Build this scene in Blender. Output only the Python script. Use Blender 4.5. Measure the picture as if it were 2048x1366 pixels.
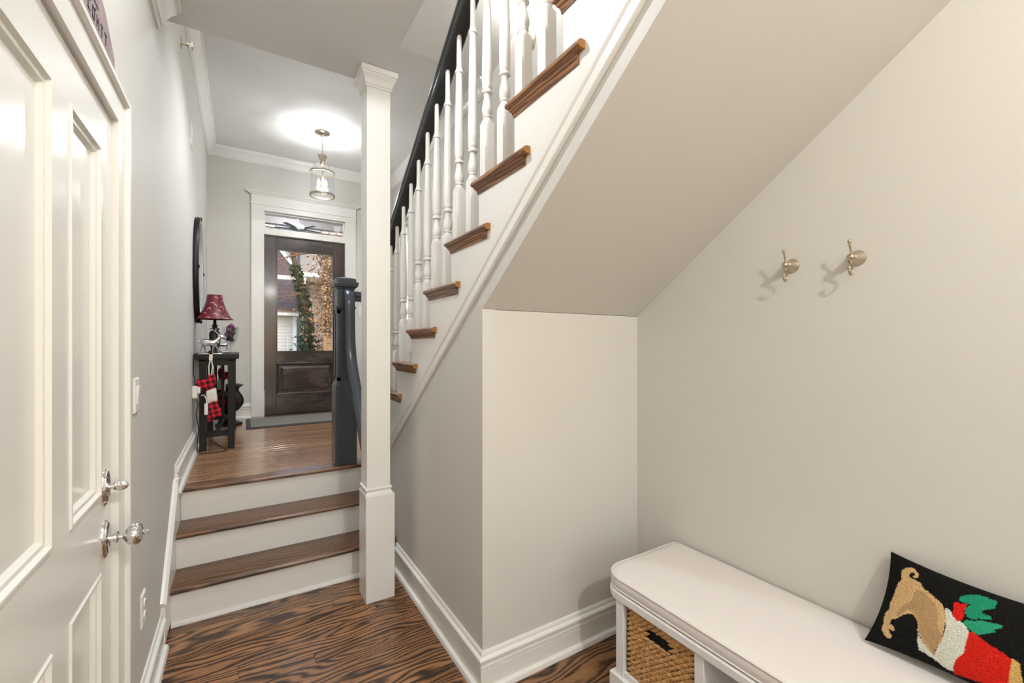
import bpy, math, random
from mathutils import Vector, Matrix, noise
random.seed(7)
for o in list(bpy.data.objects): bpy.data.objects.remove(o)
scene = bpy.context.scene
COL = scene.collection
R = math.radians

# ------------------------------------------------------------------ camera
cam_d = bpy.data.cameras.new('camera'); cam = bpy.data.objects.new('camera', cam_d); COL.objects.link(cam)
cam.location = (0, 0, 1.455); cam.rotation_euler = (R(90), 0, -R(31.834))
cam_d.sensor_width = 36; cam_d.lens = 873/2048*36; cam_d.shift_y = 5/2048; cam_d.clip_start = .02; cam_d.clip_end = 300
scene.camera = cam

# ------------------------------------------------------------------ sky, sun, exposure
W = bpy.data.worlds.new('sky'); scene.world = W; W.use_nodes = True
wn = W.node_tree.nodes; wl = W.node_tree.links
sky = wn.new('ShaderNodeTexSky'); sky.sky_type = 'NISHITA'; sky.sun_disc = False
sky.sun_elevation = R(32); sky.sun_rotation = R(160); sky.air_density = 1.0; sky.dust_density = 1.5
wl.new(sky.outputs[0], wn['Background'].inputs[0]); wn['Background'].inputs[1].default_value = 0.42
sun_d = bpy.data.lights.new('sun', 'SUN'); sun_d.energy = 0.7; sun_d.angle = R(.6); sun_d.color = (1, .90, .76)
sun = bpy.data.objects.new('sun', sun_d); COL.objects.link(sun)
sun.rotation_euler = (R(52), 0, R(-38))
vs = scene.view_settings
vs.view_transform = 'Standard'; vs.look = 'None'; vs.exposure = 0.22; vs.gamma = 1; vs.use_curve_mapping = False

# ------------------------------------------------------------------ materials
def srgb(*c):
    return tuple(((v/255)/12.92 if v/255 <= .04045 else ((v/255+.055)/1.055)**2.4) for v in c)
MATS = {}
def mat(name, col, rough=.5, metal=0, bump=0, bscale=200, coat=0, emit=None, estr=0, spec=.5, var=0, vscale=8):
    m = bpy.data.materials.new(name); m.use_nodes = True; n = m.node_tree.nodes; l = m.node_tree.links
    b = n['Principled BSDF']
    b.inputs['Base Color'].default_value = (*col, 1); b.inputs['Roughness'].default_value = rough
    b.inputs['Metallic'].default_value = metal; b.inputs['Coat Weight'].default_value = coat
    b.inputs['Specular IOR Level'].default_value = spec
    tc = n.new('ShaderNodeTexCoord')
    if var:
        nz = n.new('ShaderNodeTexNoise'); nz.inputs['Scale'].default_value = vscale; nz.inputs['Detail'].default_value = 4
        l.new(tc.outputs['Object'], nz.inputs['Vector'])
        rp = n.new('ShaderNodeValToRGB'); l.new(nz.outputs['Fac'], rp.inputs[0])
        rp.color_ramp.elements[0].position = .3; rp.color_ramp.elements[1].position = .7
        rp.color_ramp.elements[0].color = (*[max(0, c*(1-var)) for c in col], 1)
        rp.color_ramp.elements[1].color = (*[min(1, c*(1+var)) for c in col], 1)
        l.new(rp.outputs[0], b.inputs['Base Color'])
    if bump:
        nz = n.new('ShaderNodeTexNoise'); nz.inputs['Scale'].default_value = bscale; nz.inputs['Detail'].default_value = 3
        l.new(tc.outputs['Object'], nz.inputs['Vector'])
        bp = n.new('ShaderNodeBump'); bp.inputs['Strength'].default_value = bump; bp.inputs['Distance'].default_value = .002
        l.new(nz.outputs['Fac'], bp.inputs['Height']); l.new(bp.outputs[0], b.inputs['Normal'])
    if emit:
        b.inputs['Emission Color'].default_value = (*emit, 1); b.inputs['Emission Strength'].default_value = estr
    MATS[name] = m
    return m

def wood(name, light, mid, dark, freq=34, amp=5.0, rough=.32, axis='X', contrast=.5, coat=.15):
    """oak: long dark cathedral grain lines running along the local axis, shifted per object"""
    m = bpy.data.materials.new(name); m.use_nodes = True; n = m.node_tree.nodes; l = m.node_tree.links
    b = n['Principled BSDF']; b.inputs['Roughness'].default_value = rough
    b.inputs['Coat Weight'].default_value = coat; b.inputs['Coat Roughness'].default_value = .12
    tc = n.new('ShaderNodeTexCoord'); oi = n.new('ShaderNodeObjectInfo')
    ml = n.new('ShaderNodeVectorMath'); ml.operation = 'SCALE'; ml.inputs[0].default_value = (37, 19, 11)
    l.new(oi.outputs['Random'], ml.inputs['Scale'])
    ad = n.new('ShaderNodeVectorMath'); l.new(tc.outputs['Object'], ad.inputs[0]); l.new(ml.outputs[0], ad.inputs[1])
    def nzt(scale3, detail, sc=1):
        mp = n.new('ShaderNodeMapping')
        if axis == 'Y': scale3 = (scale3[1], scale3[0], scale3[2])
        if axis == 'Z': scale3 = (scale3[1], scale3[2], scale3[0])
        mp.inputs['Scale'].default_value = scale3; l.new(ad.outputs[0], mp.inputs[0])
        t = n.new('ShaderNodeTexNoise'); t.inputs['Scale'].default_value = sc; t.inputs['Detail'].default_value = detail
        t.inputs['Roughness'].default_value = .55
        l.new(mp.outputs[0], t.inputs['Vector']); return t.outputs['Fac']
    lo = nzt((1.6, 6.5, 6.5), 1.5)
    mdn = nzt((7, 34, 34), 3.0)
    fine = nzt((9, 320, 320), 2)
    tone = nzt((.7, 3, 3), 1)
    sp = n.new('ShaderNodeSeparateXYZ'); l.new(ad.outputs[0], sp.inputs[0])
    def mth(op, a, bb, c=None):
        q = n.new('ShaderNodeMath'); q.operation = op
        for i, x in enumerate((a, bb, c)):
            if x is None: continue
            if isinstance(x, (int, float)): q.inputs[i].default_value = x
            else: l.new(x, q.inputs[i])
        return q.outputs[0]
    cross = sp.outputs['Y'] if axis == 'X' else sp.outputs['X']
    ph = mth('ADD', mth('MULTIPLY', cross, freq), mth('ADD', mth('MULTIPLY', lo, amp), mth('MULTIPLY', mdn, 1.0)))
    sn = mth('SINE', mth('MULTIPLY', ph, 6.2832), 0)
    g = mth('ADD', mth('MULTIPLY', sn, .5), .5)
    g = mth('ADD', mth('MULTIPLY', g, .62), mth('MULTIPLY', fine, .38))
    rp = n.new('ShaderNodeValToRGB'); l.new(g, rp.inputs[0])
    e = rp.color_ramp.elements
    e[0].position = .22; e[0].color = (*dark, 1); e[1].position = .22+contrast*.55; e[1].color = (*mid, 1)
    e2 = rp.color_ramp.elements.new(.9); e2.color = (*light, 1)
    hs = n.new('ShaderNodeHueSaturation'); l.new(rp.outputs[0], hs.inputs['Color'])
    l.new(mth('ADD', mth('MULTIPLY', oi.outputs['Random'], .30), mth('ADD', mth('MULTIPLY', tone, .5), .6)), hs.inputs['Value'])
    l.new(hs.outputs[0], b.inputs['Base Color'])
    bp = n.new('ShaderNodeBump'); bp.inputs['Strength'].default_value = .15; bp.inputs['Distance'].default_value = .001
    l.new(g, bp.inputs['Height']); l.new(bp.outputs[0], b.inputs['Normal'])
    MATS[name] = m
    return m

def glass(name, col=(1, 1, 1), refl=.03, rough=.0, k=.7):
    m = bpy.data.materials.new(name); m.use_nodes = True; n = m.node_tree.nodes; l = m.node_tree.links
    out = n['Material Output']; n.remove(n['Principled BSDF'])
    tr = n.new('ShaderNodeBsdfTransparent'); tr.inputs[0].default_value = (*col, 1)
    gl = n.new('ShaderNodeBsdfGlossy'); gl.inputs['Roughness'].default_value = rough
    fr = n.new('ShaderNodeLayerWeight'); fr.inputs[0].default_value = .5
    pw_ = n.new('ShaderNodeMath'); pw_.operation = 'POWER'; pw_.inputs[1].default_value = 5; l.new(fr.outputs['Facing'], pw_.inputs[0])
    mx = n.new('ShaderNodeMixShader')
    q = n.new('ShaderNodeMath'); q.operation = 'MULTIPLY_ADD'; q.inputs[1].default_value = k; q.inputs[2].default_value = refl
    l.new(pw_.outputs[0], q.inputs[0]); l.new(q.outputs[0], mx.inputs[0])
    l.new(tr.outputs[0], mx.inputs[1]); l.new(gl.outputs[0], mx.inputs[2]); l.new(mx.outputs[0], out.inputs[0])
    MATS[name] = m
    return m

M_wall = mat('wall_paint', srgb(211, 208, 201), .55, bump=.05, bscale=350)
M_white = mat('white_trim', srgb(236, 234, 228), .28, spec=.5)
M_ceil = mat('ceiling_paint', srgb(226, 225, 222), .7)
M_door = mat('white_door_paint', srgb(234, 233, 227), .22, bump=.04, bscale=160)
M_plank = wood('oak_floor', srgb(160, 116, 78), srgb(134, 93, 60), srgb(50, 32, 23), freq=34, amp=10, rough=.30, contrast=.62)
M_plank_hall = wood('oak_hall_floor_sheen', srgb(184, 144, 108), srgb(168, 126, 92), srgb(126, 90, 66), freq=36, amp=4, rough=.2, contrast=.7, coat=.3)  # lighter oak tones carry the hall floor's reflected sheen
M_tread = wood('oak_tread', srgb(138, 100, 70), srgb(120, 84, 58), srgb(78, 53, 37), freq=40, amp=5, rough=.3, contrast=.8)
M_tread_end = wood('oak_tread_warm_lit', srgb(168, 120, 78), srgb(142, 96, 60), srgb(88, 56, 36), freq=150, amp=4, rough=.32, axis='Y', contrast=.8)  # same oak as the lower treads, with warm light put into its colours
M_gold_wood = mat('amber_wood', srgb(150, 102, 44), .35, var=.25, vscale=40)
M_front = wood('front_door_wood', srgb(92, 76, 68), srgb(74, 60, 54), srgb(48, 38, 35), freq=60, amp=3, rough=.28, axis='Z', contrast=.9, coat=.2)
M_front_h = wood('front_door_rail_wood', srgb(92, 76, 68), srgb(74, 60, 54), srgb(48, 38, 35), freq=60, amp=3, rough=.28, axis='X', contrast=.9, coat=.2)
M_newel = mat('charcoal_paint', srgb(62, 68, 76), .25, spec=.6)
M_rail = mat('dark_rail_paint', srgb(48, 51, 53), .3, spec=.6)
M_black = mat('black_wood', srgb(17, 15, 16), .4, var=.2, vscale=30, spec=.3)
M_blackm = mat('black_metal', srgb(26, 26, 28), .35)
M_chrome = mat('chrome', (.78, .78, .79), .08, metal=1)
M_nickel = mat('brushed_nickel', srgb(196, 184, 164), .3, metal=1)
M_silver = mat('silver', (.82, .82, .83), .16, metal=1)
M_plate = mat('white_plastic', srgb(238, 236, 230), .35)
M_dark = mat('dark_slot', (.01, .01, .01), .6)
M_cush = mat('white_cushion_fabric', srgb(226, 220, 216), .8, bump=.06, bscale=600)
M_bench = mat('white_bench_paint', srgb(234, 233, 232), .35)
M_glass = glass('clear_glass')
M_seeded = glass('pendant_glass', (.98, .99, 1), .04, .02, k=.15)
M_mirror = mat('mirror_silvering', (.9, .9, .9), .02, metal=1)
M_mat_grey = mat('mat_fibre', srgb(138, 134, 124), .95, bump=.6, bscale=500, var=.25, vscale=180)
M_mat_edge = mat('mat_rubber', srgb(66, 74, 82), .7)
M_bulb = mat('lit_bulb', (1, 1, 1), .4, emit=(1, .93, .82), estr=12)
M_pbulb = mat('small_porch_bulb', (1, 1, 1), .4, emit=(1, .93, .82), estr=4)
M_frost = mat('frosted_lit_glass', (1, 1, 1), .4, emit=(1, .95, .88), estr=5)
M_candle = mat('candle_sleeve', srgb(240, 232, 214), .5)
M_lens = mat('downlight_lens', (1, 1, 1), .4, emit=(1, .93, .83), estr=6)

# ------------------------------------------------------------------ mesh builder
WL = {}
class MB:
    def __init__(s): s.v = []; s.f = []
    def add(s, vs_, fs):
        o = len(s.v); s.v += [tuple(p) for p in vs_]; s.f += [tuple(i+o for i in f) for f in fs]; return s
    def box(s, x0, x1, y0, y1, z0, z1, M=None):
        p = [(x, y, z) for z in (z0, z1) for y in (y0, y1) for x in (x0, x1)]
        if M is not None: p = [M @ Vector(q) for q in p]
        return s.add(p, [(0, 2, 3, 1), (4, 5, 7, 6), (0, 1, 5, 4), (2, 6, 7, 3), (0, 4, 6, 2), (1, 3, 7, 5)])
    def loft(s, rings, caps=True, closed=True):
        n = len(rings[0]); vs_ = [p for r in rings for p in r]; fs = []
        for i in range(len(rings)-1):
            for j in range(n if closed else n-1):
                k = (j+1) % n; fs.append((i*n+j, i*n+k, (i+1)*n+k, (i+1)*n+j))
        if caps: fs += [tuple(range(n-1, -1, -1)), tuple((len(rings)-1)*n+j for j in range(n))]
        return s.add(vs_, fs)
    def prism(s, pts, axis, a, b):
        """polygon pts in the two other axes, extruded along axis from a to b"""
        def P(q, t):
            return {'X': (t, q[0], q[1]), 'Y': (q[0], t, q[1]), 'Z': (q[0], q[1], t)}[axis]
        return s.loft([[P(q, a) for q in pts], [P(q, b) for q in pts]])
    def lathe(s, prof, c=(0, 0, 0), seg=20, M=None):
        """prof: (radius, height) along local Z"""
        rings = []
        for r, h in prof:
            ring = [Vector((max(r, .0002)*math.cos(2*math.pi*k/seg), max(r, .0002)*math.sin(2*math.pi*k/seg), h)) for k in range(seg)]
            rings.append([(M @ q if M is not None else q) + Vector(c) for q in ring])
        return s.loft(rings, caps=prof[0] != prof[-1])
    def tube(s, path, r, seg=8, sx=1):
        P = [Vector(p) for p in path]; n = len(P)
        rad = r if isinstance(r, (list, tuple)) else [r]*n
        rings = []; prev = None
        for i in range(n):
            t = (P[min(i+1, n-1)]-P[max(i-1, 0)]).normalized()
            if prev is None:
                up = Vector((0, 0, 1)) if abs(t.z) < .9 else Vector((1, 0, 0))
                a = t.cross(up).normalized()
            else:
                a = (prev - t*prev.dot(t)).normalized()
            b = t.cross(a); prev = a
            rings.append([P[i] + rad[i]*(a*math.cos(2*math.pi*k/seg)*sx + b*math.sin(2*math.pi*k/seg)) for k in range(seg)])
        return s.loft(rings)
    def sphere(s, c, r, seg=14, rg=8, sc=(1, 1, 1)):
        prof = [(math.sin(math.pi*i/rg), -math.cos(math.pi*i/rg)) for i in range(rg+1)]
        rings = [[(c[0]+r*sc[0]*max(q, .002)*math.cos(2*math.pi*k/seg), c[1]+r*sc[1]*max(q, .002)*math.sin(2*math.pi*k/seg), c[2]+r*sc[2]*h) for k in range(seg)] for q, h in prof]
        return s.loft(rings)
    def wallrun(s, prof, path, closed=False):
        """prof (d, z) swept along an XY path; d is measured to the left of the walking direction"""
        P = [Vector((p[0], p[1])) for p in path]; n = len(P); rings = []
        for i in range(n):
            ds = []
            if i > 0: ds.append((P[i]-P[i-1]).normalized())
            if i < n-1: ds.append((P[i+1]-P[i]).normalized())
            ns = [Vector((-d.y, d.x)) for d in ds]
            if len(ns) == 2:
                m = (ns[0]+ns[1]); m = m/(m.length_squared/2)
            else: m = ns[0]
            rings.append([(P[i].x+m.x*d, P[i].y+m.y*d, z) for d, z in prof])
        return s.loft(rings)

def obj(name, mb, m, parent=None, bevel=0, smooth=30, origin=None, seg=2):
    vs_ = [Vector(p) for p in mb.v]
    mn = Vector([min(p[i] for p in vs_) for i in range(3)]); mx = Vector([max(p[i] for p in vs_) for i in range(3)])
    o = Vector(origin) if origin is not None else Vector(((mn.x+mx.x)/2, (mn.y+mx.y)/2, mn.z))
    me = bpy.data.meshes.new(name); me.from_pydata([tuple(p-o) for p in vs_], [], mb.f)
    import bmesh
    bm = bmesh.new(); bm.from_mesh(me); bmesh.ops.recalc_face_normals(bm, faces=bm.faces); bm.to_mesh(me); bm.free()
    me.materials.append(m)
    if smooth:
        me.shade_smooth(); me.set_sharp_from_angle(angle=R(smooth))
    ob = bpy.data.objects.new(name, me); COL.objects.link(ob)
    WL[ob.name] = o
    if parent is not None:
        ob.parent = parent; ob.location = o - WL[parent.name]
    else: ob.location = o
    if bevel:
        b = ob.modifiers.new('bevel', 'BEVEL'); b.width = bevel; b.segments = seg; b.limit_method = 'ANGLE'; b.angle_limit = R(40)
    return ob
def thing(name, loc, label=None, cat=None, group=None):
    o = bpy.data.objects.new(name, None); COL.objects.link(o); o.location = loc; o.empty_display_size = .05
    WL[o.name] = Vector(loc)
    if label: tag(o, label, cat, group)
    return o
def tag(o, label, cat=None, group=None):
    o['label'] = label
    if cat: o['category'] = cat
    if group: o['group'] = group
    return o
def struct(o, label=None):
    o['kind'] = 'structure'
    if label: o['label'] = label
    return o
def link_part(name, me, m_loc, parent):
    o = bpy.data.objects.new(name, me); COL.objects.link(o); o.parent = parent; o.location = Vector(m_loc)-WL[parent.name]
    WL[o.name] = Vector(m_loc); return o
def B(*a): return MB().box(*a)
# ================================================================== SETTING
XL, XR, XK = -.325, 1.79, .86
LZ = .59                 # entrance hall floor
ZC, ZH = 3.01, 3.70      # low ceiling, hall ceiling
PITCH = .7045
YT, RISE, RUN = 1.365, .2015, .286
def tr(i): return YT+RUN*(i-1)
def tz(i):
    return 2.349-RISE*(i-1) if i <= 7 else {8: .957, 9: .773}[i]
def trim_z(y): return 1.668+.714*(1.707-y)
def soff_z(y): return 1.602+.722*(1.62-y)

# walls
m = MB(); m.box(XL-.1, XL, -2.7, .86, -.1, 5.8); m.box(XL-.1, XL, 1.70, 6.15, -.1, 5.8); m.box(XL-.1, XL, .86, 1.70, 2.112, 5.8)
wall_left = struct(obj('wall_left', m, M_wall))
m = MB(); m.box(XR, XR+.12, -2.7, 5.30, -.1, 5.8); m.box(XR, XR+.12, 5.75, 6.15, -.1, 5.8); m.box(XR, XR+.12, 5.30, 5.75, -.1, 1.35); m.box(XR, XR+.12, 5.30, 5.75, 3.05, 5.8)
wall_right = struct(obj('wall_right', m, M_wall))
m = MB(); m.box(XL, .215, 6, 6.15, 0, 3.9); m.box(1.17, XR, 6, 6.15, 0, 3.9); m.box(.215, 1.17, 6, 6.15, 3.06, 3.9); m.box(.215, 1.17, 6, 6.15, 0, LZ-.01)
wall_front = struct(obj('wall_front', m, M_wall))
m = MB(); m.box(XL, .15, -2.7, -2.6, 0, 5.8); m.box(1.5, XR, -2.7, -2.6, 0, 5.8); m.box(.15, 1.5, -2.7, -2.6, 0, .8); m.box(.15, 1.5, -2.7, -2.6, 2.5, 5.8)
wall_back = struct(obj('wall_back', m, M_wall))
wall_niche = struct(obj('wall_niche', B(XK+.06, XR, 1.62, 1.70, 0, 1.60), M_wall))
kp = [(1.62, 0), (3.30, 0), (3.30, trim_z(3.30)), (-.33, trim_z(-.33)), (-.33, 3.01), (1.62, 1.602)]
wall_stair = struct(obj('wall_stair', MB().prism(kp, 'X', XK, XK+.06), M_wall))

# ceilings
m = MB(); m.box(XL, .705, -2.6, 2.66, ZC, ZC+.14); m.box(.705, XR, -2.6, -.33, ZC, ZC+.14)
ceiling = struct(obj('ceiling', m, M_ceil))
struct(obj('ceiling_hall', B(XL, XR, 3.25, 6.15, ZH, ZH+.12), M_ceil))
struct(obj('ceiling_slope', MB().prism([(3.25, ZH), (3.25, ZH+.12), (-2.6, ZH+.12+.36*5.85), (-2.6, ZH+.36*5.85)], 'X', XL, XR), M_ceil))
struct(obj('ceiling_soffit', MB().prism([(1.62, 1.602), (1.70, 1.602), (-.33, 3.07), (-.33, 3.01)], 'X', XK+.06, XR), M_wall))

# floors with planks
floor = struct(obj('floor', B(XL, XR, -2.6, 3.3, -.12, -.006), M_plank))
floor_hall = struct(obj('floor_hall', B(XL, XR, 3.285, 6.0, LZ-.12, LZ-.008), M_plank_hall))
def planks(parent, x0, x1, y0, y1, z, m, w=.083, minl=.55, maxl=1.45):
    cache = {}
    y = y0; r = 0
    while y < y1-.002:
        ww = min(w, y1-y)
        xe = x1(y) if callable(x1) else x1
        x = x0 - random.uniform(0, .5)
        while x < xe-.001:
            L = round(random.uniform(minl, maxl)/.1)*.1
            a, b = max(x, x0), min(x+L, xe)
            if xe-b < .12: b = xe
            if b-a > .004:
                key = (round(b-a, 3), round(ww, 3))
                if key not in cache:
                    me = bpy.data.meshes.new('plank'); q = MB()
                    lx, wy, g, c = (b-a)/2, ww/2, .0006, .0012
                    q.loft([[(-lx+g, -wy+g, -.006), (lx-g, -wy+g, -.006), (lx-g, wy-g, -.006), (-lx+g, wy-g, -.006)],
                            [(-lx+g, -wy+g, -c), (lx-g, -wy+g, -c), (lx-g, wy-g, -c), (-lx+g, wy-g, -c)],
                            [(-lx+g+c, -wy+g+c, 0), (lx-g-c, -wy+g+c, 0), (lx-g-c, wy-g-c, 0), (-lx+g+c, wy-g-c, 0)]])
                    me.from_pydata(q.v, [], q.f); me.materials.append(m); cache[key] = me
                link_part('plank', cache[key], ((a+b)/2, y+ww/2, z), parent)
            x = b if b == xe else x+L
        y += w; r += 1
planks(floor, XL, lambda y: XR if y < 1.62 else XK, .25, 2.83, 0, M_plank)
planks(floor_hall, XL, XR, 3.36, 6.0, LZ, M_plank_hall, w=.083, minl=.6, maxl=1.6)

# crown mouldings, baseboards
def crown_prof(z): return [(0, z-.105), (.010, z-.105), (.013, z-.092), (.022, z-.088), (.03, z-.072), (.05, z-.045), (.072, z-.03), (.076, z-.02), (.086, z-.018), (.09, z-.008), (.09, z), (0, z)]
struct(obj('trim_1', MB().wallrun(crown_prof(ZH), [(XR, 3.25), (XR, 6.0), (XL, 6.0), (XL, 3.25)]), M_white), 'white crown moulding around the entrance hall ceiling')
struct(obj('trim_2', MB().wallrun([(d*1.02, ZC-(ZC-z)*1.18) for d, z in crown_prof(ZC)], [(XL, 2.53), (XL, -2.6)]), M_white), 'white crown moulding under the low ceiling, cut off square at its end')
def base(name, path, z, label=None):
    H = .168
    pr = [(0, 0), (.014, 0), (.014, .090), (.009, .092), (.009, .096), (.016, .099), (.016, .110), (.011, .112), (.012, .120), (.021, .128), (.023, .140), (.018, .147), (.010, .149), (.010, .159), (.006, H), (0, H)]
    o = struct(obj(name, MB().wallrun([(d, z+h) for d, h in pr], path), M_white, smooth=15), label)
    sh = [(0, 0), (.034, 0), (.034, .006), (.029, .018), (.018, .024), (.0, .024)]
    obj('shoe_moulding', MB().wallrun([(d, z+h) for d, h in sh], path), M_white, o)
    return o
base('baseboard_niche', [(XR, 1.62), (XK, 1.62), (XK, 2.80)], 0)
base('baseboard_left', [(XL, 2.64), (XL, 1.80)], 0)
base('baseboard_back', [(XL, .77), (XL, -2.6), (.9, -2.6)], 0)
base('baseboard_hall', [(.098, 6.0), (XL, 6.0), (XL, 3.16)], LZ)
base('baseboard_right', [(XR, 3.70), (XR, 6.0), (1.292, 6.0)], LZ)
# sloping skirt board beside the lower steps
sk = struct(obj('trim_3', MB().prism([(2.64, .026), (2.64, .20), (3.12, .66), (3.27, .66), (3.27, .40), (2.90, .026)], 'X', XL, XL+.018), M_white), 'sloping white skirt board beside the lower steps')
m = MB(); m.loft([[(x, y+dy, z+dz) for x, dz, dy in ((XL, 0, 0), (XL+.024, 0, 0), (XL+.024, .016, -.01), (XL+.012, .026, -.016), (XL, .028, -.017))] for y, z in ((2.64, .20), (3.12, .66))])
m.box(XL, XL+.024, 3.10, 3.16, .655, .685)
obj('cap_moulding', m, M_white, sk)

# ------------------------------------------------------------------ door_1: white panelled door in the left wall
XD = -.320; DY0, DY1, DH = .875, 1.685, 2.100
d1 = struct(thing('door_1', (XD, (DY0+DY1)/2, 0)), 'white panelled interior door with two chrome locks')
PY = [(.965, 1.217), (1.324, 1.576)]; PZ = [(.22, .842), (1.045, 1.985)]
def face_with_holes(xf, xb, ys, zs):
    m = MB(); ysp = [DY0]+[v for p in PY for v in p]+[DY1]; zsp = [.012]+[v for p in PZ for v in p]+[DH]
    for i in range(5):
        for j in range(5):
            if i % 2 == 1 and j % 2 == 1: continue
            m.box(xb, xf, ysp[i], ysp[i+1], zsp[j], zsp[j+1])
    return m
obj('stiles_and_rails', face_with_holes(XD, XD-.04, PY, PZ), M_door, d1, smooth=0)
for (a, b) in PY:
    for (c, e) in PZ:
        def ring(ins, x): return [(x, a+ins, c+ins), (x, b-ins, c+ins), (x, b-ins, e-ins), (x, a+ins, e-ins)]
        mm = MB().loft([ring(0, XD), ring(.004, XD+.004), ring(.010, XD+.004), ring(.016, XD-.004), ring(.024, XD-.005), ring(.030, XD-.012), ring(.032, XD-.014)], caps=False)
        mo = obj('panel_moulding', mm, M_door, d1, smooth=0)
        obj('panel', MB().box(XD-.03, XD-.014, a+.03, b-.03, c+.03, e-.03), M_door, mo, smooth=0)
RX = Matrix.Rotation(R(90), 3, 'Y')
def oval_lathe(prof, c, sy=1, sz=1, seg=28):
    q = MB()
    q.loft([[(c[0]+h, c[1]+max(r, .0003)*sy*math.cos(2*math.pi*k/seg), c[2]+max(r, .0003)*sz*math.sin(2*math.pi*k/seg)) for k in range(seg)] for r, h in prof])
    return q
rose = [(.046, 0), (.046, .003), (.043, .005), (.041, .009), (.037, .0095), (.032, .011), (.018, .012), (0, .0125)]
KY = 1.612
dk = obj('door_knob', oval_lathe(rose, (XD, KY, .918), .68, 1.15), M_chrome, d1, smooth=50)
obj('knob', oval_lathe([(.011, .010), (.011, .022), (.016, .024), (.016, .028), (.009, .032), (.009, .040), (.015, .044), (.026, .052), (.031, .062), (.030, .070), (.025, .078), (.014, .083), (.010, .084), (0, .085)], (XD, KY, .918)), M_chrome, dk, smooth=50)
obj('turn_button', B(XD+.084, XD+.096, KY-.003, KY+.003, .911, .925), M_chrome, dk, bevel=.002)
db = obj('deadbolt', oval_lathe(rose, (XD, KY, 1.060), .68, 1.12), M_chrome, d1, smooth=50)
obj('thumb_turn', MB().tube([(XD+.010, KY, 1.060), (XD+.022, KY, 1.060)], .007).sphere((XD+.034, KY, 1.060), .018, sc=(1, .32, .8)), M_chrome, db, smooth=60)
# jamb and casing
m = MB(); m.box(XL-.1, XL+.001, 1.688, 1.703, 0, 2.116); m.box(XL-.1, XL+.001, .857, .872, 0, 2.116); m.box(XL-.1, XL+.001, .857, 1.703, 2.102, 2.116)
obj('jamb', m, M_white, d1, smooth=0)
def casing_leg(y0, y1, s):
    m = MB(); m.box(XL, XL+.021, y0, y1, 0, 2.108); yb = y1 if s > 0 else y0
    m.prism([(XL, yb-s*.024), (XL+.026, yb-s*.024), (XL+.033, yb-s*.018), (XL+.034, yb-s*.006), (XL+.030, yb), (XL, yb)], 'Z', 0, 2.108)
    return m
obj('casing', casing_leg(1.692, 1.793, 1), M_white, d1, smooth=20)
obj('casing', casing_leg(.767, .868, -1), M_white, d1, smooth=20)
m = MB(); m.box(XL, XL+.021, .767, 1.793, 2.108, 2.203)
for yb, s_ in ((1.793, 1), (.767, -1)): m.prism([(XL, yb-s_*.024), (XL+.026, yb-s_*.024), (XL+.033, yb-s_*.018), (XL+.034, yb-s_*.006), (XL+.030, yb), (XL, yb)], 'Z', 2.108, 2.19)
pf = [(XL, 2.180), (XL+.026, 2.180), (XL+.033, 2.186), (XL+.034, 2.198), (XL+.030, 2.207), (XL, 2.207)]
m.loft([[(x, .767, z) for x, z in pf], [(x, 1.793, z) for x, z in pf]])
obj('casing', m, M_white, d1, smooth=20)

# ------------------------------------------------------------------ door_2: dark front door with transom
d2 = struct(thing('door_2', (.692, 6.05, LZ)), 'dark stained front door with large glass pane and transom')
FY = 6.035
X0, X1, ZB, ZT = .232, 1.155, LZ+.012, 2.762
def fb(name, a, b, c, e, mt, y0=FY, y1=FY+.045): return obj(name, B(a, b, y0, y1, c, e), mt, d2, bevel=.002)
fb('stile', X0, .366, ZB, ZT, M_front); fb('stile', 1.020, X1, ZB, ZT, M_front)
fb('rail', .366, 1.020, 2.617, ZT, M_front_h); fb('rail', .366, 1.020, 1.225, 1.358, M_front_h); fb('rail', .366, 1.020, ZB, .832, M_front_h)
pn = fb('lower_panel', .366, 1.020, .832, 1.225, M_front_h, FY+.014, FY+.035)
m = MB()
def ringp(i, y): return [(.366+i, y, .832+i), (1.020-i, y, .832+i), (1.020-i, y, 1.225-i), (.366+i, y, 1.225-i)]
m.loft([ringp(0, FY), ringp(.008, FY-.006), ringp(.02, FY-.002), ringp(.028, FY+.012)], caps=False)
obj('panel_moulding', m, M_front_h, pn, smooth=0)
m = MB(); m.loft([ringp(.05, FY+.014), ringp(.075, FY+.006)], caps=True)
obj('raised_field', m, M_front_h, pn, smooth=0)
def frame(x0, x1, z0, z1, w, y0, y1):
    return MB().box(x0, x0+w, y0, y1, z0, z1).box(x1-w, x1, y0, y1, z0, z1).box(x0+w, x1-w, y0, y1, z0, z0+w).box(x0+w, x1-w, y0, y1, z1-w, z1)
gs = obj('glazing_bead', frame(.366, 1.020, 1.358, 2.617, .012, FY-.004, FY+.045), M_front, d2)
obj('pane', B(.374, 1.012, FY+.02, FY+.026, 1.366, 2.609), M_glass, gs, smooth=0)
for z in (.86, 1.72, 2.52): obj('hinge', MB().lathe([(.008, 0), (.008, .09), (.005, .094), (.001, .096)], (.226, FY-.008, z)), M_blackm, d2)
obj('threshold', B(.215, 1.17, 5.99, 6.15, LZ-.008, LZ+.014), M_dark, d2)
obj('door_frame', MB().box(.215, .232, 5.995, 6.15, LZ, 3.06).box(1.155, 1.17, 5.995, 6.15, LZ, 3.06).box(.232, 1.155, 5.995, 6.15, 3.045, 3.06), M_white, d2)
obj('transom_bar', B(.232, 1.155, 5.99, 6.12, 2.768, 2.838), M_white, d2, bevel=.004)
obj('transom_sash', frame(.232, 1.155, 2.838, 3.045, .016, 6.02, 6.06), M_white, d2)
obj('pane', B(.245, 1.142, 6.036, 6.042, 2.85, 3.033), M_glass, d2, smooth=0)
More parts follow.
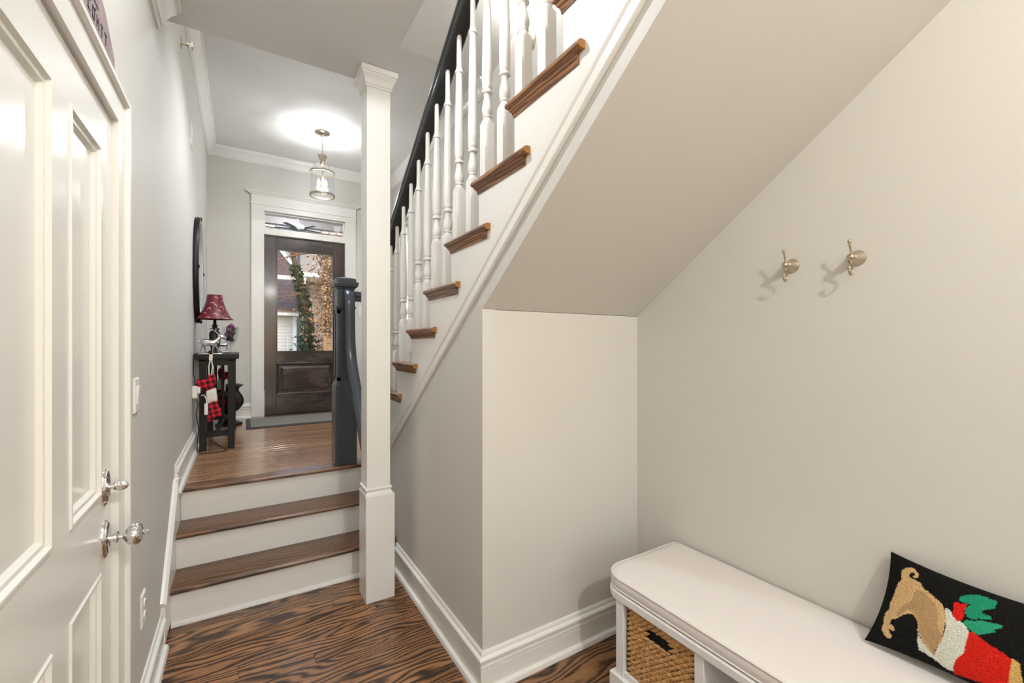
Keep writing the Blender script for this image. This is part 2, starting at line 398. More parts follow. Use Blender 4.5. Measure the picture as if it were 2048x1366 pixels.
obj('casing', MB().box(.102, .234, 5.975, 6.0, .90, 3.108).box(.098, .238, 5.970, 6.0, LZ, .90), M_white, d2, bevel=.003)
obj('casing', MB().box(1.153, 1.287, 5.975, 6.0, .90, 3.108).box(1.149, 1.291, 5.970, 6.0, LZ, .90), M_white, d2, bevel=.003)
hp = [(0, 3.045), (.026, 3.045), (.026, 3.108), (.034, 3.111), (.034, 3.119), (.027, 3.122), (.027, 3.222), (.036, 3.228), (.042, 3.242), (.056, 3.252), (.060, 3.262), (0, 3.262)]
m = MB(); m.wallrun(hp, [(1.287, 5.9999), (.102, 5.9999)])
for s, xe in ((-1, .102), (1, 1.287)):
    m.loft([[(xe, 5.975, 3.222), (xe, 6, 3.222), (xe, 6, 3.262), (xe, 5.945, 3.262)], [(xe+s*.052, 5.945, 3.252), (xe+s*.052, 6, 3.252), (xe+s*.055, 6, 3.262), (xe+s*.055, 5.942, 3.262)]])
    m.box(min(xe, xe+s*.012), max(xe, xe+s*.012), 5.966, 6.0, 3.108, 3.121)
obj('head_casing', m, M_white, d2, smooth=25)

# ------------------------------------------------------------------ windows
w1 = struct(thing('window_1', (XR, 5.525, 1.35)), 'narrow tall window in the right wall of the hall')
def wframe(a, b, c, e, w, x0, x1): return MB().box(x0, x1, a, a+w, c, e).box(x0, x1, b-w, b, c, e).box(x0, x1, a+w, b-w, c, c+w).box(x0, x1, a+w, b-w, e-w, e)
obj('window_frame', wframe(5.30, 5.75, 1.35, 3.05, .04, XR+.03, XR+.08), M_white, w1)
obj('casing', wframe(5.20, 5.85, 1.25, 3.15, .10, XR-.02, XR), M_white, w1)
obj('window_sill', B(XR-.05, XR+.03, 5.20, 5.85, 1.33, 1.355), M_white, w1)
obj('pane', B(XR+.05, XR+.055, 5.34, 5.71, 1.39, 3.01), M_glass, w1, smooth=0)
w2 = struct(thing('window_added', (.825, -2.6, .8)), 'unseen window added behind the viewer to let in daylight')  # added opening out of view, brings bluish daylight from behind
fr = MB().box(.15, .20, -2.68, -2.62, .8, 2.5).box(1.45, 1.5, -2.68, -2.62, .8, 2.5).box(.2, 1.45, -2.68, -2.62, .8, .85).box(.2, 1.45, -2.68, -2.62, 2.45, 2.5).box(.2, 1.45, -2.68, -2.62, 1.63, 1.67)
obj('window_frame', fr, M_white, w2)
obj('pane', B(.2, 1.45, -2.652, -2.648, .85, 2.45), M_glass, w2, smooth=0)

# ================================================================== LOWER STEPS
st = thing('entry_steps', (.2675, 2.83, 0), 'three low steps with brown oak treads and white risers up to the hall', 'steps')
NOSE = [(2.80, .196), (3.03, .393), (3.25, .59)]
for k, (yn, z) in enumerate(NOSE):
    yr = yn+.030; zp = 0 if k == 0 else NOSE[k-1][1]
    xe = XK-.002 if k < 2 else XK-.002
    r_ = obj('riser', B(XL+.018, xe, yr, yr+.02, zp, z-.026), M_white, st, smooth=0)
    if k == 0: obj('shoe_moulding', MB().wallrun([(0, 0), (.016, 0), (.016, .006), (.011, .016), (0, .02)], [(xe-.036, yr), (XL+.02, yr)]), M_white, r_)
    yb = NOSE[k+1][0]+.05 if k < 2 else 3.362
    pts = [(yn+.012, z-.026), (yn+.004, z-.023), (yn, z-.013), (yn+.004, z-.003), (yn+.012, z), (yb, z), (yb, z-.026)]
    obj('tread', MB().prism(pts, 'X', XL+.018, xe), M_tread, st, smooth=50, origin=(.3, yn+.1, z-.013))

# ================================================================== COLUMN
cl = thing('column', (.6715, 2.58, 0), 'square white column standing at the foot of the steps', 'column')
obj('pedestal', B(.592, .754, 2.497, 2.659, 0, .598), M_white, cl, bevel=.002)
def sq(x0, x1, y0, y1, z): return [(x0, y0, z), (x1, y0, z), (x1, y1, z), (x0, y1, z)]
SX0, SX1, SY0, SY1 = .600, .732, 2.512, 2.645
m = MB()
pr_ = [(.010, .598), (.010, .604), (.0015, .618), (.0015, .624), (.007, .628), (.009, .634), (.007, .640), (.001, .643)]
m.loft([sq(SX0-a, SX1+a, SY0-a, SY1+a, z) for a, z in pr_])
obj('pedestal_cap', m, M_white, cl, smooth=20)
obj('shaft', B(SX0, SX1, SY0, SY1, .643, 2.91), M_white, cl, bevel=.0015)
pr_ = [(.0, 2.905), (.005, 2.907), (.006, 2.918), (.010, 2.921), (.013, 2.940), (.020, 2.957), (.028, 2.968), (.030, 2.976), (.035, 2.978), (.036, 3.008)]
m = MB(); m.loft([sq(SX0-a, SX1+a, SY0-a, SY1+a, z) for a, z in pr_])
obj('capital', m, M_white, cl, smooth=20)

# ================================================================== UPPER STAIRCASE
sc = thing('staircase', (1.32, 3.65, LZ), 'staircase with brown oak treads and white stringer climbing to the right', 'staircase')
idx = list(range(9, -4, -1))
pts = [(tr(9), LZ)]
for i in idx:
    zt = tz(i)-.027
    pts += [(tr(i), zt), (tr(i-1), zt)]
y_end = tr(idx[-1]-1)
pts.append((y_end, trim_z(y_end)))
ylow = 1.707-(LZ-1.662)/.712
pts.append((ylow, LZ))
obj('stringer', MB().prism(pts, 'X', XK-.001, XK+.028), M_white, sc, smooth=0)
# moulded trim along the bottom of the stringer
def trimring(y):
    z = trim_z(y); nrm = Vector((0, .58, .815))
    P = [(0, -.034), (.010, -.034), (.015, -.030), (.015, -.022), (.010, -.019), (.010, -.015), (.006, -.012), (.006, .016), (.010, .019), (.012, .024), (.008, .030), (0, .032)]
    return [(XK-.001-d, y+nrm.y*h, z+nrm.z*h) for d, h in P]
obj('stringer_trim', MB().loft([trimring(3.18), trimring(-.33)]), M_white, sc, smooth=20)
for i in idx:
    zt, yr = tz(i), tr(i)
    zlow = tz(i+1) if i < 9 else LZ
    obj('riser', B(XK+.028, XR, yr-.02, yr, zlow, zt-.027), M_white, sc, smooth=0)
    yn = yr-.375
    t = obj('tread', MB().box(XK, XR, yr-RUN-.018, yr, zt-.027, zt).wallrun([(0, zt-.027), (.019, zt-.027), (.026, zt-.021), (.028, zt-.0135), (.026, zt-.006), (.019, zt), (0, zt)], [(XK, yn), (XK, yr), (XR, yr)]), M_tread_end, sc, smooth=50, origin=(1.3, yr-.1, zt-.02))
    cove = [(0, zt-.058), (.005, zt-.058), (.006, zt-.050), (.010, zt-.040), (.016, zt-.034), (.018, zt-.027), (0, zt-.027)]
    obj('cove_moulding', MB().wallrun(cove, [(XK, yn+.012), (XK, yr), (XR, yr)]), M_tread_end, t, smooth=50, origin=(1.3, yr-.1, zt-.05))
    ep = [(0, zt-.026), (.018, zt-.026), (.0255, zt-.021), (.0275, zt-.0135), (.0255, zt-.006), (.018, zt-.001), (0, zt-.001)]
    obj('return_end', MB().wallrun(ep, [(XK, yn-.014), (XK, yn)]), M_gold_wood, t, smooth=50)
# second floor edge at the top of the flight
struct(obj('floor_upper', B(XK+.03, XR, -.33, tr(-4)-.02, 3.08, 3.152), M_plank_hall), 'second floor landing at the top of the stairs')

# ------------------------------------------------------------------ railing
rl = thing('stair_railing', (.905, 3.3, LZ), 'white turned balusters under a dark handrail along the staircase', 'railing')
def ru(y): return 2.938-PITCH*(y-1.966)      # underside of the rail
def baluster_mesh(h):
    q = MB(); s = .0232
    b0 = .278
    def ring(r, z, sqr=0):
        out = []
        for k in range(16):
            a = 2*math.pi*k/16; c, d = math.cos(a), math.sin(a)
            if sqr:
                f = r/max(abs(c), abs(d))
            else: f = r*1.36
            out.append((f*c, f*d, z))
        return out
    hc = h-.175
    rings = [ring(s, 0, 1), ring(s, b0-.022, 1), ring(.0168, b0-.010), ring(.0125, b0), ring(.0125, b0+.004), ring(.0150, b0+.007), ring(.0150, b0+.011), ring(.0125, b0+.014),
             ring(.0165, b0+.028), ring(.0172, b0+.040), ring(.0155, b0+.058), ring(.0118, b0+.082), ring(.0103, b0+.100),
             ring(.0110, b0+.106), ring(.0165, b0+.112), ring(.0172, b0+.117), ring(.0160, b0+.122), ring(.0125, b0+.126), ring(.0125, b0+.130), ring(.0160, b0+.137), ring(.0164, b0+.141), ring(.0150, b0+.150), ring(.0165, b0+.158),
             ring(.0168, b0+.22), ring(.0140, (b0+hc)*.5+.12), ring(.0108, hc-.012), ring(.0108, hc-.004), ring(.0150, hc), ring(.0152, hc+.006), ring(.0112, hc+.016), ring(.0092, hc+.035), ring(.0086, h-.004), ring(.0076, h+.012), ring(.004, h+.018)]
    q.loft(rings)
    me = bpy.data.meshes.new('baluster'); me.from_pydata(q.v, [], q.f); me.materials.append(M_white); me.shade_smooth(); me.set_sharp_from_angle(angle=R(35))
    return me
cache = {}
for i in range(9, -3, -1):
    for dy in (.010, -.138):
        y = tr(i)+dy; h = round(ru(y)-tz(i), 3)
        if y > 3.2 and i == 9: continue
        if h not in cache: cache[h] = baluster_mesh(h)
        link_part('baluster', cache[h], (.905, y, tz(i)), rl)
def railring(c, n, t_side, w=1.28):
    """c centre of underside, n up, t_side sideways"""
    P = [(a*w, b*w*.9) for a, b in [(-.024, 0), (.024, 0), (.030, .006), (.030, .016), (.026, .022), (.033, .036), (.031, .052), (.020, .062), (-.020, .062), (-.031, .052), (-.033, .036), (-.026, .022), (-.030, .016), (-.030, .006)]]
    return [Vector(c)+Vector(t_side)*a+Vector(n)*b for a, b in P]
nv = Vector((0, .576, .817)); hr = MB()
hr.loft([railring((.905, y, ru(y)), nv, (-1, 0, 0)) for y in (3.30, -.35)])
obj('handrail', hr, M_rail, rl, smooth=30)
obj('level_rail', MB().loft([railring((x, 3.365, 1.770), (0, 0, 1), (0, 1, 0)) for x in (.708, .94)]), M_newel, rl, smooth=30)
obj('rail_riser', MB().box(.880, .945, 3.30, 3.40, LZ, 2.10), M_newel, rl, bevel=.004)

# ------------------------------------------------------------------ newel post
nw = thing('newel_post', (.643, 3.366, LZ), 'tall dark charcoal newel post with panelled shaft and moulded cap', 'newel post')
NX, NY = .643, 3.366
def nsq(a, z): return sq(NX-a, NX+a, NY-a, NY+a, z)
obj('plinth', MB().loft([nsq(.074, LZ), nsq(.074, 1.150)]), M_newel, nw, bevel=.002)
obj('base_moulding', MB().loft([nsq(.074, 1.150), nsq(.074, 1.157), nsq(.068, 1.163), nsq(.068, 1.170), nsq(.063, 1.176), nsq(.061, 1.190)]), M_newel, nw, smooth=20)
S = .058
obj('shaft', MB().loft([nsq(S-.005, 1.18), nsq(S-.005, 1.86)]), M_newel, nw)
m = MB()
for dx, dy in ((1, 1), (1, -1), (-1, 1), (-1, -1)):
    m.box(min(NX+dx*S, NX+dx*(S-.022)), max(NX+dx*S, NX+dx*(S-.022)), min(NY+dy*S, NY+dy*(S-.022)), max(NY+dy*S, NY+dy*(S-.022)), 1.185, 1.705)
for z0, z1 in ((1.185, 1.215), (1.675, 1.705)): m.loft([nsq(S, z0), nsq(S, z1)])
obj('panel_frame', m, M_newel, nw, smooth=0)
obj('neck_moulding', MB().loft([nsq(S, 1.700), nsq(S+.004, 1.703), nsq(S+.008, 1.712), nsq(S+.012, 1.716), nsq(S+.012, 1.722), nsq(S, 1.726)]), M_newel, nw, smooth=20)
obj('neck', MB().loft([nsq(S, 1.726), nsq(S, 1.85)]), M_newel, nw, smooth=0)
obj('cap', MB().loft([nsq(S, 1.846), nsq(S+.006, 1.852), nsq(S+.010, 1.862), nsq(S+.020, 1.868), nsq(S+.024, 1.882), nsq(S+.026, 1.884), nsq(S+.026, 1.902), nsq(S+.012, 1.905), nsq(S+.010, 1.925), nsq(S+.004, 1.930), nsq(.012, 1.944)]), M_newel, nw, smooth=20)
# short gooseneck rail dropping from the newel towards the column
path = [(3.315, 1.800), (3.285, 1.790), (3.262, 1.765), (3.252, 1.72), (3.250, 1.60), (3.246, 1.50), (3.232, 1.42), (3.205, 1.345), (3.165, 1.27), (3.05, 1.125), (2.85, .885), (2.66, .66)]
m = MB(); rings = []
for k in range(len(path)):
    a = path[max(k-1, 0)]; b = path[min(k+1, len(path)-1)]
    t = Vector((0, b[0]-a[0], b[1]-a[1])).normalized(); n = Vector((0, t.z, -t.y))
    rings.append(railring((.655, path[k][0], path[k][1]), n, (1, 0, 0), 1.0))
m.loft(rings)
tag(obj('gooseneck_handrail', m, M_newel, smooth=40), 'dark curved handrail dropping from the newel post behind the white column', 'handrail')
# ================================================================== LIGHTS OF THE HOUSE, WITH ADDED FILL
def downlight(x, y, label, power, col, ZC=ZC, cone=172, soft=.12):
    t = thing('recessed_downlight', (x, y, ZC-.006), label, 'ceiling light')
    obj('trim_ring', MB().lathe([(.062, ZC-.002), (.085, ZC-.002), (.083, ZC-.006), (.066, ZC-.007), (.062, ZC-.002)], (x, y, 0), 24), M_white, t)
    obj('lens', MB().lathe([(.061, ZC-.004), (.061, ZC-.001)], (x, y, 0), 24), M_lens, t)
    l = bpy.data.lights.new('downlight_lamp', 'SPOT'); l.energy = power; l.color = col; l.spot_size = R(cone); l.spot_blend = soft; l.shadow_soft_size = .035
    o = bpy.data.objects.new('downlight_lamp', l); COL.objects.link(o); o.parent = t; o.location = (0, 0, -.012)
downlight(.25, 1.42, 'recessed downlight in the low ceiling in front of the steps', 36, (.93, .965, 1))
downlight(.46, 3.50, 'added fill downlight hidden in the hall ceiling above the top step', 105, (.88, .94, 1), ZH, 125, .8)  # unseen lamp added to brighten the hall
def flush_light(x, y, z, label, power, col):
    t = thing('flush_ceiling_light', (x, y, z-.12), label, 'ceiling light')
    obj('pan', MB().lathe([(.15, z), (.15, z-.02), (.14, z-.03), (.001, z-.03)], (x, y, 0), 28), M_nickel, t)
    obj('dome', MB().lathe([(.14, z-.03), (.13, z-.055), (.10, z-.08), (.05, z-.095), (.001, z-.10)], (x, y, 0), 28), M_frost, t, smooth=60)
    obj('finial', MB().sphere((x, y, z-.106), .01), M_nickel, t)
    l = bpy.data.lights.new('flush_lamp', 'POINT'); l.energy = power; l.color = col; l.shadow_soft_size = .035
    o = bpy.data.objects.new('flush_lamp', l); COL.objects.link(o); o.parent = t; o.location = (0, 0, -.045)
flush_light(.66, -1.15, ZC, 'domed flush ceiling light in the low ceiling behind the viewer', 92, (1, .97, .925))
flush_light(.20, .90, ZH+.36*(3.25-.90), 'unseen domed fill light added over the upstairs landing', 75, (.96, .98, 1))  # lamp out of view, added to lift the stairwell and sloped ceiling

PX, PYY = .735, 5.0
pd = thing('pendant_light', (PX, PYY, 2.99), 'nickel pendant lantern with clear glass cylinder hanging by a chain in the hall', 'pendant light')
obj('ceiling_canopy', MB().lathe([(.076, ZH), (.076, ZH-.006), (.070, ZH-.012), (.045, ZH-.022), (.014, ZH-.028), (.012, ZH-.040), (.003, ZH-.042)], (PX, PYY, 0), 28), M_nickel, pd, smooth=50)
z = ZH-.040; k = 0; me = None
while z > 3.455:
    q = MB(); pth = []
    for a in range(13):
        an = 2*math.pi*a/12; pth.append((.0085*math.cos(an), 0, .017*math.sin(an)))
    if me is None:
        q.tube(pth, .0024, 6); me = bpy.data.meshes.new('chain_link'); me.from_pydata(q.v, [], q.f); me.materials.append(M_nickel); me.shade_smooth()
    lk = link_part('chain_link', me, (PX, PYY, z-.014), pd); lk.rotation_euler = (0, 0, (k % 2)*R(90)); k += 1; z -= .026
obj('cup', MB().lathe([(.048, 3.452), (.046, 3.448), (.034, 3.425), (.026, 3.405), (.020, 3.392), (.020, 3.384), (.026, 3.380), (.026, 3.355), (.014, 3.345), (.006, 3.34), (.006, 3.10), (.010, 3.09), (.004, 3.04), (.010, 3.03), (.003, 3.005)], (PX, PYY, 0), 20), M_nickel, pd, smooth=50)
GR = .118
for a in (0, 2*math.pi/3, 4*math.pi/3):
    c, s_ = math.cos(a+.5), math.sin(a+.5)
    obj('arm', MB().tube([(PX+c*r, PYY+s_*r, zz) for r, zz in ((.020, 3.365), (.05, 3.372), (.078, 3.362), (.095, 3.335), (.104, 3.30), (GR, 3.272))], .004, 6), M_nickel, pd)
    arm = obj('candle', MB().lathe([(.010, 3.06), (.010, 3.130), (.004, 3.131)], (PX+c*.04, PYY+s_*.04, 0), 10), M_candle, pd)
    obj('bulb', MB().lathe([(.005, 3.131), (.014, 3.150), (.016, 3.165), (.010, 3.19), (.002, 3.212)], (PX+c*.04, PYY+s_*.04, 0), 12), M_bulb, arm)
    l = bpy.data.lights.new('pendant_lamp', 'POINT'); l.energy = 21; l.color = (.95, .975, 1); l.shadow_soft_size = .022
    o = bpy.data.objects.new('pendant_lamp', l); COL.objects.link(o); o.parent = pd; o.location = (c*.04, s_*.04, 3.172-2.99)
obj('ring', MB().lathe([(GR-.002, 3.262), (GR+.006, 3.262), (GR+.008, 3.270), (GR+.006, 3.280), (GR-.002, 3.280), (GR-.002, 3.262)], (PX, PYY, 0), 32), M_nickel, pd)
obj('ring', MB().lathe([(GR-.004, 3.022), (GR+.007, 3.022), (GR+.009, 3.030), (GR+.007, 3.042), (GR-.004, 3.042), (GR-.004, 3.022)], (PX, PYY, 0), 32), M_nickel, pd)
obj('glass_shade', MB().lathe([(GR, 3.035), (GR, 3.27), (GR-.003, 3.27), (GR-.003, 3.035), (GR, 3.035)], (PX, PYY, 0), 40), M_seeded, pd, smooth=60)
obj('glass_plate', MB().lathe([(.004, 3.032), (GR-.004, 3.032), (GR-.004, 3.036), (.004, 3.036)], (PX, PYY, 0), 32), M_seeded, pd)

SY, SZ = 2.60, 3.66
sn = thing('wall_sconce', (XR, SY, SZ), 'lit glass wall sconce with scrolled arm beside the stairs', 'wall light')
obj('backplate', oval_lathe([(.055, 0), (.055, -.006), (.045, -.012), (.02, -.018), (0, -.02)], (XR, SY, SZ-.01), .75, 1.25), M_nickel, sn, smooth=50)
obj('scroll_arm', MB().tube([(XR-.015, SY, SZ-.02), (XR-.05, SY, SZ-.06), (XR-.10, SY, SZ-.055), (XR-.125, SY, SZ-.01), (XR-.115, SY, SZ+.04), (XR-.085, SY, SZ+.05), (XR-.075, SY, SZ+.025), (XR-.09, SY, SZ+.012)], .007, 8), M_nickel, sn)
obj('shade', MB().lathe([(.022, SZ+.05), (.045, SZ+.07), (.058, SZ+.12), (.066, SZ+.18), (.085, SZ+.22), (.082, SZ+.22), (.062, SZ+.18), (.054, SZ+.12), (.040, SZ+.073), (.020, SZ+.055)], (XR-.12, SY, 0), 24), M_frost, sn, smooth=60)
l = bpy.data.lights.new('sconce_lamp', 'POINT'); l.energy = 20; l.color = (1, .98, .95); l.shadow_soft_size = .06
o = bpy.data.objects.new('sconce_lamp', l); COL.objects.link(o); o.parent = sn; o.location = (-.12, 0, .26)

# ================================================================== HALL FURNITURE
tb = thing('console_table', (-.165, 4.80, LZ), 'narrow black wooden console table against the left hall wall', 'table')
TX0, TX1, TY0, TY1, TT = -.315, -.015, 4.27, 5.30, 1.372
obj('tabletop', B(TX0, TX1, TY0, TY1, TT-.04, TT), M_black, tb, bevel=.003)
obj('apron', MB().box(TX0+.02, TX1-.02, TY0+.02, TY1-.02, TT-.055, TT-.04), M_black, tb)
for lx in (TX0+.03, TX1-.078):
    for ly in (TY0+.02, TY1-.07): obj('leg', B(lx, lx+.048, ly, ly+.048, LZ, TT-.045), M_black, tb, bevel=.002)
for ly in (TY0+.028, TY1-.06):
    obj('stretcher', B(TX0+.078, TX1-.078, ly, ly+.03, .70, .745), M_black, tb)
    obj('stretcher', B(TX0+.078, TX1-.078, ly, ly+.03, 1.28, 1.325), M_black, tb)
obj('long_stretcher', B(-.18, -.15, TY0+.05, TY1-.05, .705, .74), M_black, tb)
obj('stretcher', B(TX0+.078, TX1-.078, TY1-.06, TY1-.03, .93, .975), M_black, tb)
for sx in (-.215, -.155): obj('slat', B(sx-.012, sx+.012, TY1-.055, TY1-.035, .745, 1.28), M_black, tb)

M_shade = mat('burgundy_shade', srgb(96, 26, 48), .42, spec=.5)
nt = M_shade.node_tree; nn = nt.nodes; ll = nt.links
tcx = nn.new('ShaderNodeTexCoord'); vv = nn.new('ShaderNodeTexVoronoi'); vv.inputs['Scale'].default_value = 22; vv.feature = 'F1'
v2 = nn.new('ShaderNodeTexVoronoi'); v2.inputs['Scale'].default_value = 22
mp2 = nn.new('ShaderNodeMapping'); mp2.inputs['Location'].default_value = (.004, .004, .009)
ll.new(tcx.outputs['Object'], vv.inputs['Vector']); ll.new(tcx.outputs['Object'], mp2.inputs[0]); ll.new(mp2.outputs[0], v2.inputs['Vector'])
def _m(op, a, b):
    q = nn.new('ShaderNodeMath'); q.operation = op
    for i, x in enumerate((a, b)):
        if isinstance(x, (int, float)): q.inputs[i].default_value = x
        else: ll.new(x, q.inputs[i])
    return q.outputs[0]
cres = _m('MULTIPLY', _m('LESS_THAN', vv.outputs['Distance'], .40), _m('GREATER_THAN', v2.outputs['Distance'], .40))
mxr = nn.new('ShaderNodeMix'); mxr.data_type = 'RGBA'; ll.new(cres, mxr.inputs['Factor'])
mxr.inputs['A'].default_value = (*srgb(98, 26, 44), 1); mxr.inputs['B'].default_value = (*srgb(190, 120, 84), 1)
ll.new(mxr.outputs['Result'], nn['Principled BSDF'].inputs['Base Color'])
LX, LY = -.186, 4.41
lp = thing('table_lamp', (LX, LY, TT), 'table lamp with flared burgundy bell shade on the console table', 'lamp')
obj('lamp_base', MB().lathe([(.055, 0), (.055, .012), (.045, .022), (.030, .032), (.028, .045), (.036, .07), (.040, .10), (.040, .165), (.034, .185), (.022, .195), (.034, .205), (.034, .211), (.016, .22), (.022, .235), (.012, .248), (.010, .30)], (LX, LY, TT), 20), M_blackm, lp, smooth=45)
shp = [(.134, .288), (.120, .300), (.105, .325), (.086, .365), (.070, .410), (.060, .450), (.054, .492)]
m = MB(); seg = 8; rings = []
for r, h in shp+[(r-.002, h) for r, h in reversed(shp)]:
    rings.append([(LX+r*math.cos(2*math.pi*k/32), LY+r*math.sin(2*math.pi*k/32), TT+h) for k in range(32)])
m.loft(rings, caps=False)
obj('lamp_shade', m, M_shade, lp, smooth=60)
obj('finial', MB().tube([(LX, LY, TT+.30), (LX, LY, TT+.485)], .003), M_blackm, lp)
obj('harp', MB().tube([(LX-.05, LY, TT+.484), (LX, LY, TT+.485), (LX+.05, LY, TT+.484)], .002), M_blackm, lp)

def reindeer(x, y, z, label, s=1.0, face=1):
    t = thing('reindeer_stocking_holder', (x, y, z), label, 'stocking holder', 'silver reindeer stocking holders on the console table')
    f = face
    obj('base_plate', MB().box(x-.066*s, x+.066*s, y-.022*s, y+.022*s, z, z+.008), M_silver, t, bevel=.002)
    b = MB(); P = lambda a, h, d=0: (x+f*a*s, y+d*s, z+h*s)
    b.tube([P(-.060, .072), P(-.052, .076), P(-.030, .080), P(.0, .078), (P(.022, .080)), P(.034, .088), P(.038, .095)], [.008*s, .020*s, .024*s, .021*s, .023*s, .018*s, .010*s], 12)
    obj('body', b, M_silver, t, smooth=70)
    obj('neck', MB().tube([P(.024, .082), P(.040, .100), P(.052, .118)], [.018*s, .013*s, .012*s], 10), M_silver, t, smooth=70)
    obj('head', MB().tube([P(.040, .124), P(.052, .124), P(.072, .114), P(.086, .108)], [.010*s, .015*s, .012*s, .006*s], 10), M_silver, t, smooth=70)
    obj('tail', MB().tube([P(-.055, .082), P(-.075, .095)], [.006*s, .002*s], 6), M_silver, t)
    for a, bb, d in ((-.045, -.060, -.010), (-.040, -.030, .010), (.022, .048, -.010), (.018, .010, .010)):
        obj('leg', MB().tube([P(a, .075, d), P((a+bb)/2, .045, d), P(bb, .008, d)], [.009*s, .005*s, .004*s], 8), M_silver, t)
    for d in (-.012, .012):
        an = MB(); an.tube([P(.045, .130, d*.5), P(.030, .150, d*1.4), P(.010, .165, d*2), P(.002, .182, d*2)], [.004*s, .0035*s, .003*s, .0015*s], 6)
        an.tube([P(.026, .153, d*1.5), P(.030, .175, d*1.8)], [.003*s, .0015*s], 6); an.tube([P(.012, .164, d*2), P(-.008, .163, d*2)], [.003*s, .0015*s], 6)
        obj('antler', an, M_silver, t)
    return t
r1 = reindeer(-.208, 4.302, TT, 'silver reindeer stocking holder in front of the burgundy lamp', 1.2, 1)
obj('hook', MB().box(-.218, -.194, 4.262, 4.269, TT-.05, TT+.008).box(-.218, -.194, 4.262, 4.285, TT+.0005, TT+.008).box(-.218, -.194, 4.240, 4.266, TT-.052, TT-.046).box(-.218, -.194, 4.240, 4.244, TT-.05, TT-.035), M_silver, r1)
r2 = reindeer(-.160, 5.262, TT, 'silver reindeer stocking holder beside the glass vase', .95, -1)
obj('hook', MB().box(-.172, -.148, 5.301, 5.308, TT-.05, TT+.008).box(-.172, -.148, 5.285, 5.308, TT+.0005, TT+.008).box(-.172, -.148, 5.304, 5.330, TT-.052, TT-.046), M_silver, r2)

# plaid
def plaid(name, red, blk, scale=26):
    m = bpy.data.materials.new(name); m.use_nodes = True; n = m.node_tree.nodes; l = m.node_tree.links
    tc = n.new('ShaderNodeTexCoord'); mp = n.new('ShaderNodeMapping'); mp.inputs['Rotation'].default_value = (0, R(12), 0); l.new(tc.outputs['Object'], mp.inputs[0])
    sp = n.new('ShaderNodeSeparateXYZ'); l.new(mp.outputs[0], sp.inputs[0])
    def st(x):
        a = n.new('ShaderNodeMath'); a.operation = 'MULTIPLY'; l.new(x, a.inputs[0]); a.inputs[1].default_value = scale
        f = n.new('ShaderNodeMath'); f.operation = 'FRACT'; l.new(a.outputs[0], f.inputs[0])
        g = n.new('ShaderNodeMath'); g.operation = 'GREATER_THAN'; l.new(f.outputs[0], g.inputs[0]); g.inputs[1].default_value = .5
        return g.outputs[0]
    s = n.new('ShaderNodeMath'); s.operation = 'ADD'; l.new(st(sp.outputs['X']), s.inputs[0]); l.new(st(sp.outputs['Z']), s.inputs[1])
    hf = n.new('ShaderNodeMath'); hf.operation = 'MULTIPLY'; hf.inputs[1].default_value = .5; l.new(s.outputs[0], hf.inputs[0])
    rp = n.new('ShaderNodeValToRGB'); rp.color_ramp.interpolation = 'CONSTANT'; l.new(hf.outputs[0], rp.inputs[0])
    e = rp.color_ramp.elements; e[0].color = (*red, 1); e[1].position = .75; e[1].color = (*blk, 1)
    q = e.new(.25); q.color = (*[(a*.42+b*.58) for a, b in zip(red, blk)], 1)
    b = n['Principled BSDF']; b.inputs['Roughness'].default_value = .9; l.new(rp.outputs[0], b.inputs['Base Color'])
    return m
M_plaid = plaid('red_plaid_flannel', srgb(214, 24, 48), srgb(22, 16, 20))
M_felt = mat('cream_felt', srgb(226, 222, 212), .9, bump=.2, bscale=300)
def pillow_shape(outline, y, th):
    """padded flat shape in the XZ plane"""
    cx = sum(p[0] for p in outline)/len(outline); cz = sum(p[1] for p in outline)/len(outline)
    rings = []
    def rg(f, d): return [(cx+(px-cx)*f, y+d, cz+(pz-cz)*f) for px, pz in outline]
    m = MB(); m.loft([rg(.5, -th), rg(.85, -th*.85), rg(.97, -th*.45), rg(1, 0), rg(.97, th*.45), rg(.85, th*.85), rg(.5, th)])
    return m
def smooth_poly(pts, n=4):
    out = []; N = len(pts)
    for i in range(N):
        p0, p1, p2, p3 = [Vector(pts[(i+k-1) % N]) for k in range(4)]
        for j in range(n):
            t = j/n; out.append(tuple(.5*((2*p1)+(-p0+p2)*t+(2*p0-5*p1+4*p2-p3)*t*t+(-p0+3*p1-3*p2+p3)*t**3)))
    return out
def stocking(x, y, ztop, label, mirror=1):
    t = thing('christmas_stocking', (x, y, ztop-.50), label, 'stocking', 'christmas stockings on the console table')
    P = lambda L: [(x+mirror*a, ztop+b) for a, b in L]
    obj('loop', MB().tube([(x-.010, y-.012, ztop-.12), (x-.012, y-.008, ztop-.05), (x-.004, y, ztop-.002), (x+.006, y, ztop-.002), (x+.012, y-.004, ztop-.05), (x+.006, y-.006, ztop-.12)], .0045, 8), M_felt, t)
    bo = obj('bone_top', pillow_shape(smooth_poly(P([(-.085, -.145), (-.055, -.150), (-.026, -.155), (-.018, -.125), (.008, -.110), (.030, -.125), (.036, -.165), (.030, -.205), (.028, -.232), (-.022, -.250), (-.030, -.225), (-.055, -.240), (-.085, -.225), (-.100, -.190)])), y, .016), M_plaid, t, smooth=60)
    obj('felt_band', pillow_shape(smooth_poly(P([(-.026, -.240), (.030, -.222), (.040, -.262), (.044, -.330), (.015, -.336), (-.026, -.352), (-.030, -.300)])), y, .018), M_felt, t, smooth=60)
    obj('foot', pillow_shape(smooth_poly(P([(-.026, -.338), (.040, -.318), (.048, -.355), (.070, -.395), (.076, -.430), (.058, -.462), (.030, -.462), (.018, -.480), (-.006, -.492), (-.024, -.478), (-.020, -.440), (-.018, -.40)])), y, .018), M_plaid, t, smooth=60)
    return t
stocking(-.206, 4.236, TT-.046, 'red and black plaid bone-shaped stocking hanging at the near end of the table')
